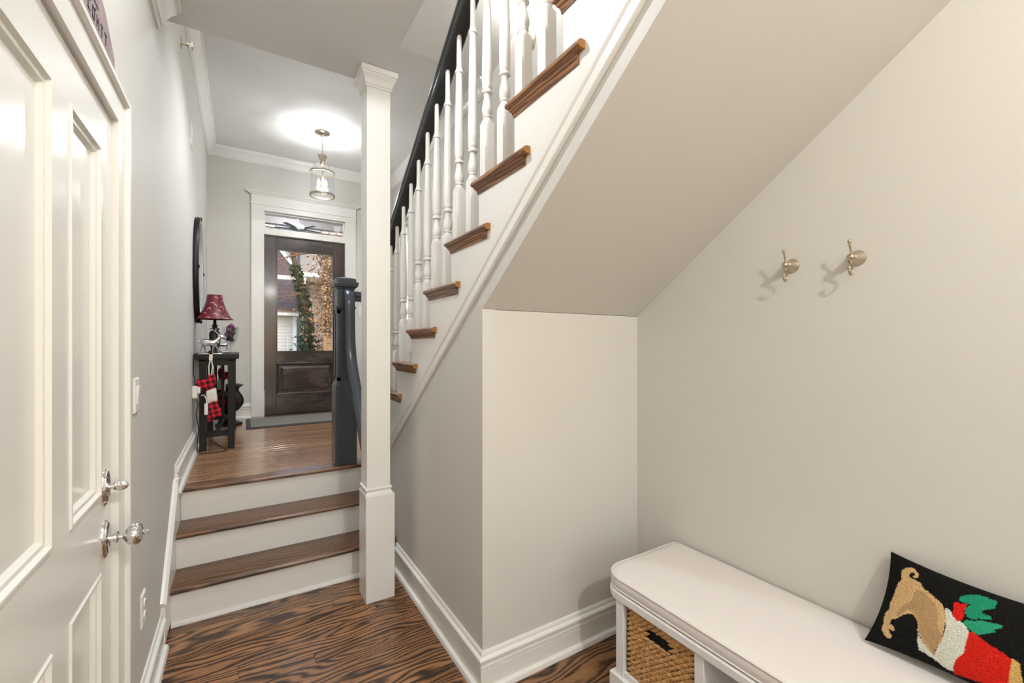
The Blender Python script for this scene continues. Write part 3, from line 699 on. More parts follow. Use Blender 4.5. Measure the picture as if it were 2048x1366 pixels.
stocking(-.163, 5.325, TT-.046, 'plaid stocking hanging at the far end of the table behind the legs', -1)

# glass vase with ornaments
VX, VY = -.085, 4.86
M_vglass = glass('vase_glass', (.93, .95, .97), .1)
M_purple = mat('plum_ornament', srgb(120, 24, 92), .2, spec=.8)
M_cone = mat('pine_cone', srgb(70, 48, 42), .8)
va = thing('glass_vase', (VX, VY, TT), 'footed glass vase filled with plum ornaments and pine cones', 'vase')
obj('bowl', MB().lathe([(.05, 0), (.048, .006), (.012, .014), (.010, .05), (.030, .075), (.052, .11), (.064, .19), (.068, .24), (.065, .24), (.060, .19), (.048, .115), (.02, .085), (.0, .082)], (VX, VY, TT), 28), M_vglass, va, smooth=60)
random.seed(3)
for k in range(11):
    a = k*2.4; r = .026 if k % 3 else .012; h = .122+.014*k*.9
    pos = (VX+r*math.cos(a), VY+r*math.sin(a), TT+h)
    if k % 3 == 2:
        oo = obj('pine_cone', MB().sphere(pos, .021, 10, 7, (1, 1, 1.15)), M_cone, smooth=0)
        tag(oo, 'small brown pine cone in the glass vase', 'pine cone', 'pine cones in the glass vase')
    else:
        oo = obj('ornament', MB().sphere(pos, .022, 14, 8).lathe([(.006, .020), (.006, .027), (.001, .028)], pos, 8), M_purple, smooth=60)
        tag(oo, 'shiny plum ornament ball in the glass vase', 'ornament', 'plum ornaments in the glass vase')

# mirror
mr = thing('oval_mirror', (XL, 4.52, 1.64), 'oval wall mirror with black frame above the console table', 'mirror')
def oval(ry, rz, x, n=48): return [(x, 4.52+ry*math.cos(2*math.pi*k/n), 2.075+rz*math.sin(2*math.pi*k/n)) for k in range(n)]
XM = XL+.004
m = MB(); m.loft([oval(.245, .425, XM), oval(.262, .442, XM), oval(.266, .446, XM+.018), oval(.258, .438, XM+.034), oval(.240, .420, XM+.036), oval(.232, .412, XM+.034)], caps=False)
obj('mirror_frame', m, M_black, mr, smooth=40)
obj('bevel_glint_ring', MB().loft([oval(.232, .412, XM+.034), oval(.222, .402, XM+.030), oval(.214, .394, XM+.012)], caps=False), M_silver, mr, smooth=60)  # silver ring added for the bright reflection off the mirror bevel
obj('mirror_glass', MB().loft([oval(.214, .394, XM+.008), oval(.214, .394, XM+.014)]), M_mirror, mr, smooth=30)
for a in (R(90), R(0), R(180), R(270)):
    c = (XM+.034, 4.52+.252*math.cos(a), 2.075+.432*math.sin(a))
    obj('carved_rosette', MB().sphere(c, .018, 10, 6, (.5, 1, 1)), M_black, mr, smooth=60)

# urn on the floor
UX, UY = -.110, 5.58
M_urn = mat('dark_bronze', srgb(44, 30, 34), .22, metal=.4, var=.3, vscale=20)
ur = thing('floor_urn', (UX, UY, LZ), 'dark glossy footed urn on the hall floor behind the table', 'urn')
obj('urn_body', MB().lathe([(.030, .10), (.05, .13), (.10, .165), (.135, .215), (.140, .26), (.125, .31), (.098, .35), (.090, .375), (.105, .40), (.130, .415), (.134, .425), (.118, .43), (.08, .40), (.085, .35), (0, .3)], (UX, UY, LZ), 28), M_urn, ur, smooth=60)
obj('urn_foot', MB().lathe([(.125, 0), (.125, .02), (.09, .035), (.05, .05), (.035, .075), (.034, .10)], (UX, UY, LZ), 28), M_urn, ur, smooth=60)

# doormat
dm = thing('doormat', (.66, 5.49, LZ), 'grey ribbed doormat with dark border in front of the front door', 'doormat')
obj('backing', B(.045, 1.27, 5.17, 5.82, LZ, LZ+.008), M_mat_edge, dm, bevel=.003)
obj('pile', B(.085, 1.23, 5.21, 5.78, LZ+.008, LZ+.016), M_mat_grey, dm, bevel=.003)
for a in (.055, .070, 1.243, 1.256): obj('border_rib', B(a, a+.006, 5.18, 5.81, LZ+.008, LZ+.012), M_mat_edge, dm)

# cords and wall fittings on the left wall
def cord(path, n=6):
    P = [Vector(p) for p in path]; out = []
    for i in range(len(P)-1):
        p0 = P[max(i-1, 0)]; p1 = P[i]; p2 = P[i+1]; p3 = P[min(i+2, len(P)-1)]
        for j in range(n):
            t = j/n; out.append(.5*((2*p1)+(-p0+p2)*t+(2*p0-5*p1+4*p2-p3)*t*t+(-p0+3*p1-3*p2+p3)*t**3))
    out.append(P[-1]); return out
tag(obj('lamp_cord', MB().tube(cord([(-.215, 4.46, TT+.005), (-.27, 4.36, TT+.006), (-.308, 4.30, TT+.006), (-.3195, 4.262, TT-.02), (-.319, 4.25, TT-.15), (-.312, 4.24, 1.19), (-.309, 4.235, 1.13)]), .0035, 6), M_blackm), 'black cord running from the lamp over the table edge to the plug', 'cord')
tag(obj('extension_cord', MB().tube(cord([(-.300, 4.235, 1.02), (-.288, 4.235, .97), (-.300, 4.235, .90), (-.285, 4.235, .80), (-.290, 4.225, .70), (-.292, 4.21, .62), (-.27, 4.20, LZ+.005), (-.20, 4.19, LZ+.004), (-.12, 4.20, LZ+.004), (-.105, 4.26, LZ+.004), (-.14, 4.40, LZ+.004), (-.20, 4.62, LZ+.004)]), .0035, 6), M_blackm), 'black extension cord looping down the wall onto the hall floor', 'cord')
pt = thing('plug_timer', (-.31, 4.235, 1.02), 'white plug-in timer on the wall beside the table leg', 'plug timer')
obj('housing', B(XL, -.290, 4.20, 4.252, 1.03, 1.125), M_plate, pt, bevel=.006)
obj('plug', B(-.290, -.272, 4.212, 4.248, 1.065, 1.115), M_plate, pt, bevel=.004)
obj('cord', MB().tube(cord([(-.268, 4.235, 1.045), (-.25, 4.225, 1.05), (-.235, 4.215, 1.02), (-.232, 4.21, .985)]), .003, 6), M_plate, pt)
obj('cord_tag', B(-.246, -.222, 4.205, 4.212, .895, .985), M_plate, pt, bevel=.002)

def wallplate(name, y, z, w, h, label, cat, kind):
    t = thing(name, (XL, y, z-h/2), label, cat)
    obj('cover_plate', MB().loft([[(XL, y-w/2, z-h/2), (XL, y+w/2, z-h/2), (XL, y+w/2, z+h/2), (XL, y-w/2, z+h/2)], [(XL+.004, y-w/2, z-h/2), (XL+.004, y+w/2, z-h/2), (XL+.004, y+w/2, z+h/2), (XL+.004, y-w/2, z+h/2)], [(XL+.007, y-w/2+.005, z-h/2+.005), (XL+.007, y+w/2-.005, z-h/2+.005), (XL+.007, y+w/2-.005, z+h/2-.005), (XL+.007, y-w/2+.005, z+h/2-.005)]]), M_plate, t, smooth=0)
    if kind == 'switch':
        obj('rocker', MB().loft([[(XL+.006, y-.016, z-.032), (XL+.009, y-.016, z-.032), (XL+.013, y-.016, z+.032), (XL+.006, y-.016, z+.032)], [(XL+.006, y+.016, z-.032), (XL+.009, y+.016, z-.032), (XL+.013, y+.016, z+.032), (XL+.006, y+.016, z+.032)]]), M_plate, t, smooth=0)
    if kind == 'outlet':
        for dz in (-.024, .024):
            q = obj('receptacle', oval_lathe([(.017, .006), (.017, .0105), (.015, .011), (0, .011)], (XL, y, z+dz), 1, .85), M_plate, t)
            for dy in (-.006, .006): obj('slot', B(XL+.0108, XL+.0116, y+dy-.001, y+dy+.001, z+dz-.003, z+dz+.005), M_dark, q)
    return t
wallplate('light_switch', 2.06, 1.27, .075, .125, 'white rocker light switch just past the white door casing', 'light switch', 'switch')
wallplate('wall_outlet', 2.19, .43, .075, .125, 'white double outlet low on the left wall past the white door', 'outlet', 'outlet')
wallplate('door_chime', 4.15, 3.06, .12, .17, 'small white plate high on the left hall wall', 'wall plate', 'switch')
sp_ = thing('sprinkler_head', (XL, 3.47, 3.36), 'small metal sprinkler head high on the left wall', 'sprinkler')
obj('escutcheon', oval_lathe([(.035, 0), (.034, .003), (.012, .006), (0, .006)], (XL, 3.47, 3.37)), M_nickel, sp_)
obj('body', oval_lathe([(.008, .004), (.008, .03), (.012, .031), (.012, .034), (0, .034)], (XL, 3.47, 3.37)), M_nickel, sp_)
obj('deflector', MB().box(XL+.034, XL+.042, 3.452, 3.488, 3.366, 3.374).box(XL+.03, XL+.06, 3.455, 3.459, 3.366, 3.374).box(XL+.03, XL+.06, 3.481, 3.485, 3.366, 3.374).box(XL+.056, XL+.062, 3.45, 3.49, 3.355, 3.388), M_nickel, sp_)
wp = thing('switch_plate', (1.35, 6.0, 1.83), 'white switch plate on the front wall right of the front door', 'light switch')
obj('cover_plate', B(1.325, 1.405, 5.993, 6.0, 1.83, 1.955), M_plate, wp, bevel=.002)
obj('rocker', B(1.35, 1.38, 5.989, 5.994, 1.86, 1.925), M_plate, wp, bevel=.001)

# sign standing on the casing over the white door
M_sign = mat('mauve_board', srgb(150, 132, 132), .6, var=.15, vscale=20)
M_ink = mat('dark_lettering', srgb(44, 46, 58), .6)
M_leaf = mat('sign_green', srgb(110, 150, 80), .7, var=.3, vscale=90)
sg = thing('wooden_sign', (XL+.015, 1.29, 2.207), 'mauve wooden sign with dark lettering and green sprig on the door casing', 'sign')
hf = [(0.36, 0), (.36, .055), (.26, .125), (.16, .165), (0, .18)]
ol = [(1.29+a, 2.208+b) for a, b in hf]+[(1.29-a, 2.208+b) for a, b in reversed(hf[:-1])]
obj('board', MB().prism(ol, 'X', XL+.002, XL+.020), M_sign, sg, smooth=0)
obj('bottom_edge', B(XL+.0015, XL+.0215, .93, 1.65, 2.2072, 2.210), M_ink, sg, smooth=0)
random.seed(5)
lt = MB()
for k in range(15):
    y = 1.29+.27-k*.037; 
    if k in (5, 10): continue
    z0, x0 = 2.245, XL+.0202
    h = .030
    st_ = random.choice([[(0, 0, .004, 1), (.016, 0, .020, 1), (0, .45, .02, .6)], [(0, 0, .004, 1), (0, 0, .018, .15), (0, .85, .018, 1)], [(.008, 0, .012, 1), (0, .85, .02, 1)], [(0, 0, .004, 1), (.016, .2, .020, .9), (0, .85, .018, 1), (0, 0, .018, .15)]])
    for a, b, c, d in st_: lt.box(x0-.0002, x0+.0008, y+a-.02, y+c-.02, z0+b*h, z0+d*h)
obj('lettering', lt, M_ink, sg, smooth=0)['kind'] = 'stuff'
sprig = MB()
for k in range(60):
    y = 1.29+random.uniform(-.17, .17); z = 2.312+random.gauss(0, .010); a = random.uniform(0, 6.28)
    c, s_ = math.cos(a)*.011, math.sin(a)*.011; x = XL+.0203+random.uniform(0, .002)
    sprig.add([(x, y-c, z-s_), (x+.001, y-s_*.35, z+c*.35), (x, y+c, z+s_), (x+.001, y+s_*.35, z-c*.35)], [(0, 1, 2, 3)])
q = obj('painted_sprig', sprig, M_leaf, sg, smooth=0)
obj('sprig_band', B(XL+.0195, XL+.0206, 1.29-.18, 1.29+.19, 2.292, 2.300), M_ink, sg, smooth=0)
# ================================================================== BENCH, BASKET, CUSHION
BX0, BX1 = 1.30, 1.772
bn = thing('storage_bench', (1.53, .60, 0), 'white storage bench with open cubbies against the right wall', 'bench')
def rrect(x0, x1, y0, y1, r, z, n=6):
    out = []
    for cx, cy, a0 in ((x1-.02, y1-.02, 0), (x0+r, y1-r, 90), (x0+r, y0+r, 180), (x1-.02, y0+.02, 270)):
        rr = .02 if cx > (x0+x1)/2 else r
        for k in range(n+1):
            a = R(a0+90*k/n); out.append((cx+rr*math.cos(a), cy+rr*math.sin(a), z))
    return out
obj('top_board', MB().loft([rrect(1.296, 1.775, -.16, 1.362, .085, .416), rrect(1.292, 1.775, -.164, 1.366, .087, .422), rrect(1.292, 1.775, -.164, 1.366, .087, .446), rrect(1.297, 1.775, -.16, 1.361, .085, .452)]), M_bench, bn, smooth=30)
DV = [(1.25, 1.29), (.892, .928), (.534, .570), (-.08, -.04)]
for a, b in DV: obj('side_panel', B(BX0, BX1, a, b, .0, .416), M_bench, bn, bevel=.002)
obj('bottom_board', B(BX0+.004, BX1, -.04, 1.25, .115, .140), M_bench, bn)
obj('plinth', B(BX0-.012, BX1-.01, -.09, 1.315, 0, .115), M_bench, bn, bevel=.003)
obj('back_panel', B(BX1-.012, BX1, -.04, 1.25, .14, .416), M_bench, bn)

M_wick = mat('water_hyacinth_weave', srgb(206, 160, 104), .6, var=.35, vscale=70, bump=.4, bscale=300)
M_wickd = mat('dark_basket_body', srgb(60, 42, 26), .9)  # dark brown basket walls behind the woven strands
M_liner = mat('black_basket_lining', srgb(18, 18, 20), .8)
bk = thing('wicker_basket', (1.54, 1.089, .142), 'woven tan basket with a slot handle in the bench cubby', 'basket')
y0, y1, z0, z1, xf = .934, 1.244, .142, .404, 1.318
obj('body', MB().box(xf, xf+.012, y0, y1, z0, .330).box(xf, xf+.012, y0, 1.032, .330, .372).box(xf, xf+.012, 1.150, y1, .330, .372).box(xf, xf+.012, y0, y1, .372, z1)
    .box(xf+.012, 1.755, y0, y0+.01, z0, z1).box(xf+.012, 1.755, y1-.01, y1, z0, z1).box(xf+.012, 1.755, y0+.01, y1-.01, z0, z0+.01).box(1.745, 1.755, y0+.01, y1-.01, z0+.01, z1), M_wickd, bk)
random.seed(11)
wv = MB()
nr, nc = 26, 13
for i in range(nr):
    zc = z0+.006+(z1-z0-.012)*(i/(nr-1))
    for j in range(nc+1):
        yc = y0+(j+(.5 if i % 2 else 0))*(y1-y0)/nc
        if yc < y0+.004 or yc > y1-.004: continue
        if 1.036 < yc < 1.148 and .330 < zc < .372: continue
        L = .0165*random.uniform(.85, 1.1); h = .0056*random.uniform(.85, 1.15); tilt = random.uniform(.3, .7); bul = random.uniform(.005, .009)
        ya, yb = max(yc-L, y0), min(yc+L, y1)
        ring = []
        rings = []
        for t, s in ((-1, .25), (-.5, .9), (.3, 1), (1, .35)):
            yy = min(max(yc+t*L, y0), y1)
            zz = zc - t*tilt*.008
            rings.append([(xf-bul*s*.2, yy, zz-h*s), (xf-bul*s, yy, zz-h*.3*s), (xf-bul*s, yy, zz+h*.4*s), (xf+.001, yy, zz+h*s)])
        wv.loft(rings)
wo = obj('weave', wv, M_wick, bk, smooth=60); wo['kind'] = 'stuff'
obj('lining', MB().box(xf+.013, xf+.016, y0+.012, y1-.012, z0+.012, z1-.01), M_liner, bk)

cu = thing('bench_cushion', (1.53, .60, .453), 'white piped seat cushion lying on the storage bench', 'cushion')
cz = .453
C = (1.297, 1.776, -.158, 1.370, .10)
def cr(i, z): return rrect(C[0]+i, C[1]-i*.3, C[2]+i, C[3]-i, C[4]-i*.5, z, 8)
obj('pad', MB().loft([cr(.012, cz), cr(.003, cz+.004), cr(.0, cz+.010), cr(-.002, cz+.027), cr(0, cz+.046), cr(.004, cz+.052), cr(.03, cz+.055), cr(.10, cz+.058)]), M_cush, cu, smooth=60)
for z in (cz+.007, cz+.050):
    p = cr(0, z); p.append(p[0])
    obj('piping', MB().tube(p, .0036, 6), M_cush, cu, smooth=60)

# ================================================================== PILLOW
PB = Vector((1.672, .583, .522)); PU = Vector((.0102, -.9996, -.0254)); PV = Vector((.3599, -.0200, .9328)); PN = Vector((-.9329, -.0187, .3596))
PW, PH = .47, .286
DES = {
'dog': [(0.067, 0.243), (0.073, 0.252), (0.086, 0.26), (0.098, 0.257), (0.106, 0.248), (0.106, 0.237), (0.101, 0.233), (0.094, 0.236), (0.099, 0.243), (0.096, 0.247), (0.088, 0.246), (0.085, 0.238), (0.087, 0.23), (0.099, 0.229), (0.113, 0.226), (0.124, 0.214), (0.138, 0.209), (0.154, 0.2), (0.168, 0.19), (0.176, 0.175), (0.18, 0.155), (0.179, 0.127), (0.178, 0.1), (0.171, 0.079), (0.166, 0.066), (0.163, 0.049), (0.155, 0.056), (0.143, 0.068), (0.132, 0.084), (0.124, 0.096), (0.125, 0.111), (0.118, 0.127), (0.11, 0.134), (0.1, 0.13), (0.087, 0.118), (0.075, 0.102), (0.062, 0.093), (0.06, 0.081), (0.071, 0.077), (0.074, 0.07), (0.068, 0.062), (0.06, 0.066), (0.06, 0.06), (0.067, 0.05), (0.068, 0.042), (0.059, 0.038), (0.047, 0.044), (0.042, 0.053), (0.044, 0.072), (0.043, 0.089), (0.045, 0.105), (0.053, 0.119), (0.053, 0.137), (0.058, 0.16), (0.06, 0.182), (0.064, 0.202), (0.07, 0.214), (0.067, 0.231)] ,
'cuff': [(0.175, 0.185), (0.185, 0.185), (0.193, 0.17), (0.205, 0.165), (0.218, 0.162), (0.227, 0.149), (0.225, 0.132), (0.223, 0.11), (0.221, 0.09), (0.209, 0.068), (0.203, 0.048), (0.204, 0.033), (0.193, 0.029), (0.176, 0.034), (0.161, 0.041), (0.145, 0.045), (0.132, 0.048), (0.128, 0.065), (0.126, 0.089), (0.135, 0.075), (0.15, 0.061), (0.163, 0.049), (0.171, 0.079), (0.179, 0.1), (0.182, 0.134), (0.18, 0.155)] ,
'red': [(0.224, 0.147), (0.234, 0.153), (0.246, 0.147), (0.264, 0.139), (0.284, 0.133), (0.306, 0.127), (0.305, 0.109), (0.304, 0.082), (0.304, 0.062), (0.274, 0.042), (0.238, 0.034), (0.204, 0.026), (0.203, 0.048), (0.209, 0.068), (0.221, 0.09), (0.223, 0.11), (0.225, 0.132)] ,
'berry': [(0.19, 0.209), (0.214, 0.215), (0.214, 0.201), (0.211, 0.194), (0.214, 0.184), (0.211, 0.171), (0.202, 0.163), (0.191, 0.172), (0.192, 0.189)] ,
'leafa': [(0.198, 0.217), (0.2, 0.229), (0.216, 0.243), (0.233, 0.25), (0.248, 0.251), (0.267, 0.25), (0.266, 0.231), (0.255, 0.222), (0.244, 0.214), (0.246, 0.207), (0.261, 0.208), (0.264, 0.201), (0.253, 0.195), (0.242, 0.192), (0.235, 0.185), (0.224, 0.183), (0.213, 0.189), (0.215, 0.207), (0.222, 0.219), (0.212, 0.216)] ,
'leafb': [(0.212, 0.164), (0.22, 0.177), (0.234, 0.18), (0.246, 0.189), (0.259, 0.191), (0.284, 0.197), (0.283, 0.189), (0.27, 0.178), (0.274, 0.174), (0.255, 0.158), (0.242, 0.15), (0.228, 0.155)] ,
'gold': [(0.306, 0.127), (0.32, 0.123), (0.327, 0.077), (0.304, 0.062), (0.304, 0.082), (0.305, 0.109)] ,
'dogdark': [(0.107, 0.202), (0.125, 0.205), (0.149, 0.189), (0.164, 0.163), (0.164, 0.13), (0.178, 0.111), (0.164, 0.051), (0.129, 0.093), (0.123, 0.124), (0.11, 0.14), (0.096, 0.138), (0.084, 0.12), (0.07, 0.104), (0.082, 0.142), (0.102, 0.168)] ,
}
def inpoly(p, poly):
    x, y = p; c = False; n = len(poly); j = n-1
    for i in range(n):
        xi, yi = poly[i]; xj, yj = poly[j]
        if (yi > y) != (yj > y) and x < (xj-xi)*(y-yi)/(yj-yi)+xi: c = not c
        j = i
    return c
BBX = {k: (min(p[0] for p in v), max(p[0] for p in v), min(p[1] for p in v), max(p[1] for p in v)) for k, v in DES.items()}
CC = {'black': srgb(20, 20, 18), 'dog': srgb(206, 170, 122), 'dogdark': srgb(178, 144, 104), 'cuff': srgb(214, 214, 200), 'red': srgb(206, 36, 24), 'berry': srgb(212, 34, 22), 'leafa': srgb(34, 140, 104), 'leafb': srgb(44, 150, 112), 'gold': srgb(206, 166, 96)}
ORDER = ['gold', 'leafb', 'leafa', 'berry', 'dogdark', 'dog', 'cuff', 'red']
def pcol(u, v):
    for k in ORDER:
        b = BBX[k]
        if b[0] <= u <= b[1] and b[2] <= v <= b[3] and inpoly((u, v), DES[k]):
            if k == 'dogdark' and not inpoly((u, v), DES['dog']): continue
            return CC[k]
    if u > .345 and .03 < v < .16: return CC['red'] if not (.350 < u < .39) else CC['gold']
    return CC['black']
NU, NV = 260, 170
random.seed(2)
vts, cols, fcs = [], [], []
def pt_on(fu, fv, side):
    x = PW*fu; y = PH*fv
    cu_, cv_ = 1-(2*fu-1)**2, 1-(2*fv-1)**2
    x += (.016*cv_)*(1-2*fu); y += (.020*cu_)*(1-2*fv)
    x += .028*fv*(1-fu)
    d = (max(cu_, 0)*max(cv_, 0))**.45
    return x, y, d
for j in range(NV+1):
    for i in range(NU+1):
        fu, fv = i/NU, j/NV
        x, y, d = pt_on(fu, fv, 1)
        jit = noise.noise(Vector((x*160, y*160, 0)))*.0018
        p = PB+PU*x+PV*y+PN*(.052*d+.0012*noise.noise(Vector((x*330, y*330, 3)))+.002)
        vts.append(tuple(p)); c = pcol(x+jit+random.gauss(0, .0006), y+jit+random.gauss(0, .0006))
        f = 1+random.uniform(-.16, .16); cols.append((min(c[0]*f, 1), min(c[1]*f, 1), min(c[2]*f, 1), 1))
for j in range(NV):
    for i in range(NU):
        a = j*(NU+1)+i; fcs.append((a, a+1, a+NU+2, a+NU+1))
nb = len(vts); MU, MV = 20, 12
for j in range(MV+1):
    for i in range(MU+1):
        x, y, d = pt_on(i/MU, j/MV, -1)
        vts.append(tuple(PB+PU*x+PV*y-PN*.008*d)); cols.append((*CC['black'], 1))
for j in range(MV):
    for i in range(MU):
        a = nb+j*(MU+1)+i; fcs.append((a, a+MU+1, a+MU+2, a+1))
me = bpy.data.meshes.new('throw_pillow'); me.from_pydata([tuple(Vector(p)-PB) for p in vts], [], fcs)
ca = me.color_attributes.new('yarn', 'FLOAT_COLOR', 'POINT')
ca.data.foreach_set('color', [q for c in cols for q in c])
M_yarn = bpy.data.materials.new('hooked_yarn'); M_yarn.use_nodes = True
n = M_yarn.node_tree.nodes; l_ = M_yarn.node_tree.links
at = n.new('ShaderNodeVertexColor'); at.layer_name = 'yarn'
l_.new(at.outputs[0], n['Principled BSDF'].inputs['Base Color']); n['Principled BSDF'].inputs['Roughness'].default_value = .95; n['Principled BSDF'].inputs['Specular IOR Level'].default_value = .15
vo = n.new('ShaderNodeTexVoronoi'); vo.inputs['Scale'].default_value = 300; tcn = n.new('ShaderNodeTexCoord'); l_.new(tcn.outputs['Object'], vo.inputs['Vector'])
bp = n.new('ShaderNodeBump'); bp.inputs['Strength'].default_value = .9; bp.inputs['Distance'].default_value = .003; bp.invert = True
l_.new(vo.outputs['Distance'], bp.inputs['Height']); l_.new(bp.outputs[0], n['Principled BSDF'].inputs['Normal'])
me.materials.append(M_yarn); me.shade_smooth()
pw = bpy.data.objects.new('throw_pillow', me); COL.objects.link(pw); pw.location = PB
tag(pw, 'black hooked-yarn pillow showing a tan dog in a red stocking with holly', 'pillow')

# ================================================================== COAT HOOKS
def coat_hook(y, z, label):
    t = thing('coat_hook', (XR, y, z-.03), label, 'coat hook', 'coat hooks on the right wall')
    obj('wall_flange', oval_lathe([(.027, 0), (.027, -.003), (.0245, -.006), (.019, -.018), (.013, -.033), (.010, -.040), (.006, -.042)], (XR, y, z)), M_nickel, t, smooth=50)
    obj('ball', MB().sphere((XR-.050, y, z-.001), .0125), M_nickel, t, smooth=60)
    up = obj('upper_prong', MB().tube(cord([(XR-.048, y, z+.005), (XR-.051, y, z+.020), (XR-.058, y, z+.036), (XR-.062, y, z+.048)]), .0036, 8), M_nickel, t, smooth=60)
    obj('tip', MB().sphere((XR-.062, y, z+.050), .0062), M_nickel, up, smooth=60)
    lo = obj('lower_prong', MB().tube(cord([(XR-.050, y, z-.006), (XR-.049, y, z-.020), (XR-.041, y, z-.032), (XR-.037, y, z-.048), (XR-.044, y, z-.060), (XR-.056, y, z-.060), (XR-.063, y, z-.050), (XR-.064, y, z-.042)]), .0036, 8), M_nickel, t, smooth=60)
    obj('tip', MB().sphere((XR-.064, y, z-.039), .0062), M_nickel, lo, smooth=60)
coat_hook(.853, 1.753, 'brushed nickel coat hook nearer the corner of the alcove')
coat_hook(.645, 1.748, 'brushed nickel coat hook farther from the corner, above the bench')
# ================================================================== OUTDOORS
M_grass = mat('winter_lawn', srgb(112, 104, 70), .95, var=.35, vscale=3)
M_porch = mat('porch_deck_paint', srgb(120, 122, 124), .6)
M_pceil = mat('porch_ceiling_paint', srgb(214, 213, 220), .6)
M_siding = mat('white_siding', srgb(206, 204, 198), .6)
M_fasc = mat('white_fascia', srgb(240, 240, 238), .5)
M_roof = mat('dark_shingles', srgb(84, 70, 70), .9, bump=.8, bscale=30, var=.3, vscale=6)
M_grey = mat('grey_shingle_wall', srgb(140, 136, 132), .9, bump=.5, bscale=40, var=.2, vscale=5)
M_refl = mat('grey_reflection_square', srgb(92, 98, 96), .1)
M_brick = mat('terracotta_brick', srgb(186, 120, 84), .9, var=.2, vscale=12)
M_bark = mat('bark', srgb(96, 78, 62), .95, bump=.8, bscale=40, var=.3, vscale=10)
M_twig = mat('twig_bark', srgb(128, 98, 74), .9)
M_fence = mat('weathered_fence', srgb(140, 112, 82), .9, var=.25, vscale=20)
M_brown = mat('dry_leaves', srgb(160, 122, 84), .8, var=.6, vscale=14)
M_ivy = mat('ivy_leaves', srgb(58, 72, 34), .6, var=.6, vscale=10)
struct(obj('floor_ground', B(-40, 45, 6.15, 80, -.3, .08), M_grass), 'lawn outside')
struct(obj('floor_porch', B(-1.5, 3.2, 6.15, 8.7, .08, .56), M_porch), 'front porch deck')
struct(obj('ceiling_porch', MB().box(-1.5, 3.2, 6.15, 7.55, 3.38, 3.50).box(-1.5, 3.2, 7.5, 7.62, 3.28, 3.62), M_pceil), 'front porch ceiling')
struct(obj('ceiling_sun_blocker', B(-1.2, 2.8, -5.4, -2.7, 2.72, 2.82), M_pceil), 'unseen slab added to keep the sun out of the rear window')  # added slab out of view, blocks sun from the rear window
# porch fan
fx, fy = .72, 7.2
fn = thing('porch_fan', (fx, fy, 3.14), 'blue-grey ceiling fan with short rod under the porch ceiling', 'ceiling fan')
M_fan = mat('blue_grey_metal', srgb(128, 144, 164), .35)
obj('rod', MB().lathe([(.04, 3.38), (.035, 3.365), (.010, 3.36), (.010, 3.21)], (fx, fy, 0), 14), M_fan, fn)
obj('motor_housing', MB().lathe([(.03, 3.245), (.06, 3.235), (.10, 3.205), (.125, 3.175), (.12, 3.160), (.08, 3.150), (.02, 3.147)], (fx, fy, 0), 20), M_fan, fn, smooth=50)
for k in range(5):
    a = 2*math.pi*k/5+.3; Mx = Matrix.Translation((fx, fy, 3.175)) @ Matrix.Rotation(a, 4, 'Z') @ Matrix.Rotation(R(2), 4, 'X')
    obj('blade', MB().box(.09, .32, -.035, .035, -.004, .004, Mx), M_fan, fn)
pl_ = thing('porch_light', (.66, 7.05, 3.33), 'pair of small lit bulbs on the porch ceiling beside the fan', 'porch light')
for dx in (-.05, .05):
    q = obj('socket', MB().lathe([(.018, 3.38), (.018, 3.36), (.010, 3.355)], (.66+dx, 7.05, 0), 10), M_fan, pl_)
    obj('bulb', MB().sphere((.66+dx, 7.05, 3.340), .014), M_pbulb, q)
l = bpy.data.lights.new('porch_lamp', 'POINT'); l.energy = 7; l.color = (1, .93, .85); l.shadow_soft_size = .05
o = bpy.data.objects.new('porch_lamp', l); COL.objects.link(o); o.parent = pl_; o.location = (0, 0, -.05)
# near neighbour: low white garage
g = thing('garage', (-.4, 23.5, .08), 'low white clapboard garage with dark shingle roof beyond the front door', 'building')
GX0, GX1, GY, GZ = -3.6, 2.05, 22.0, 2.80
m = MB(); zz = .08
while zz < GZ:
    m.loft([[(GX0, GY, zz), (GX0, GY-.028, zz), (GX0, GY-.006, zz+.145), (GX0, GY, zz+.145)], [(GX1, GY, zz), (GX1, GY-.028, zz), (GX1, GY-.006, zz+.145), (GX1, GY, zz+.145)]]); zz += .145
sd = obj('siding', m, M_siding, g, smooth=0); sd['kind'] = 'stuff'
obj('wall', B(GX0, GX1+.07, GY, 25.5, .08, GZ), M_siding, g, smooth=0)
obj('corner_board', B(GX1-.06, GX1+.09, GY-.04, GY+.1, .08, GZ), M_fasc, g)
obj('fascia', MB().box(GX0-.2, 2.66, GY-.55, GY-.50, GZ-.06, GZ+.08).box(GX0-.2, 2.66, GY-.55, GY+.02, GZ-.09, GZ-.06), M_fasc, g)
m = MB(); N = 9
for k in range(N):
    a, b = k/N, (k+1)/N
    P = lambda t, lift: [(GX0-.3, 21.40+2.9*t, 2.88+1.75*t+lift), (2.72-.50*t, 21.40+2.9*t, 2.88+1.75*t+lift)]
    l0, r0 = P(a, .035); l1, r1_ = P(b, .0); l2, r2_ = P(a, 0)
    m.add([l0, r0, r1_, l1, l2, r2_], [(0, 1, 2, 3), (4, 5, 1, 0), (4, 3, 2, 5)])
rf = obj('roof', m, M_roof, g, smooth=0)
obj('eave_shingles', MB().box(GX0-.3, 2.66, 21.38, 21.9, 2.86, 2.92).box(GX0-.3, 2.60, 21.6, 22.1, 2.97, 3.03), M_fence, rf)
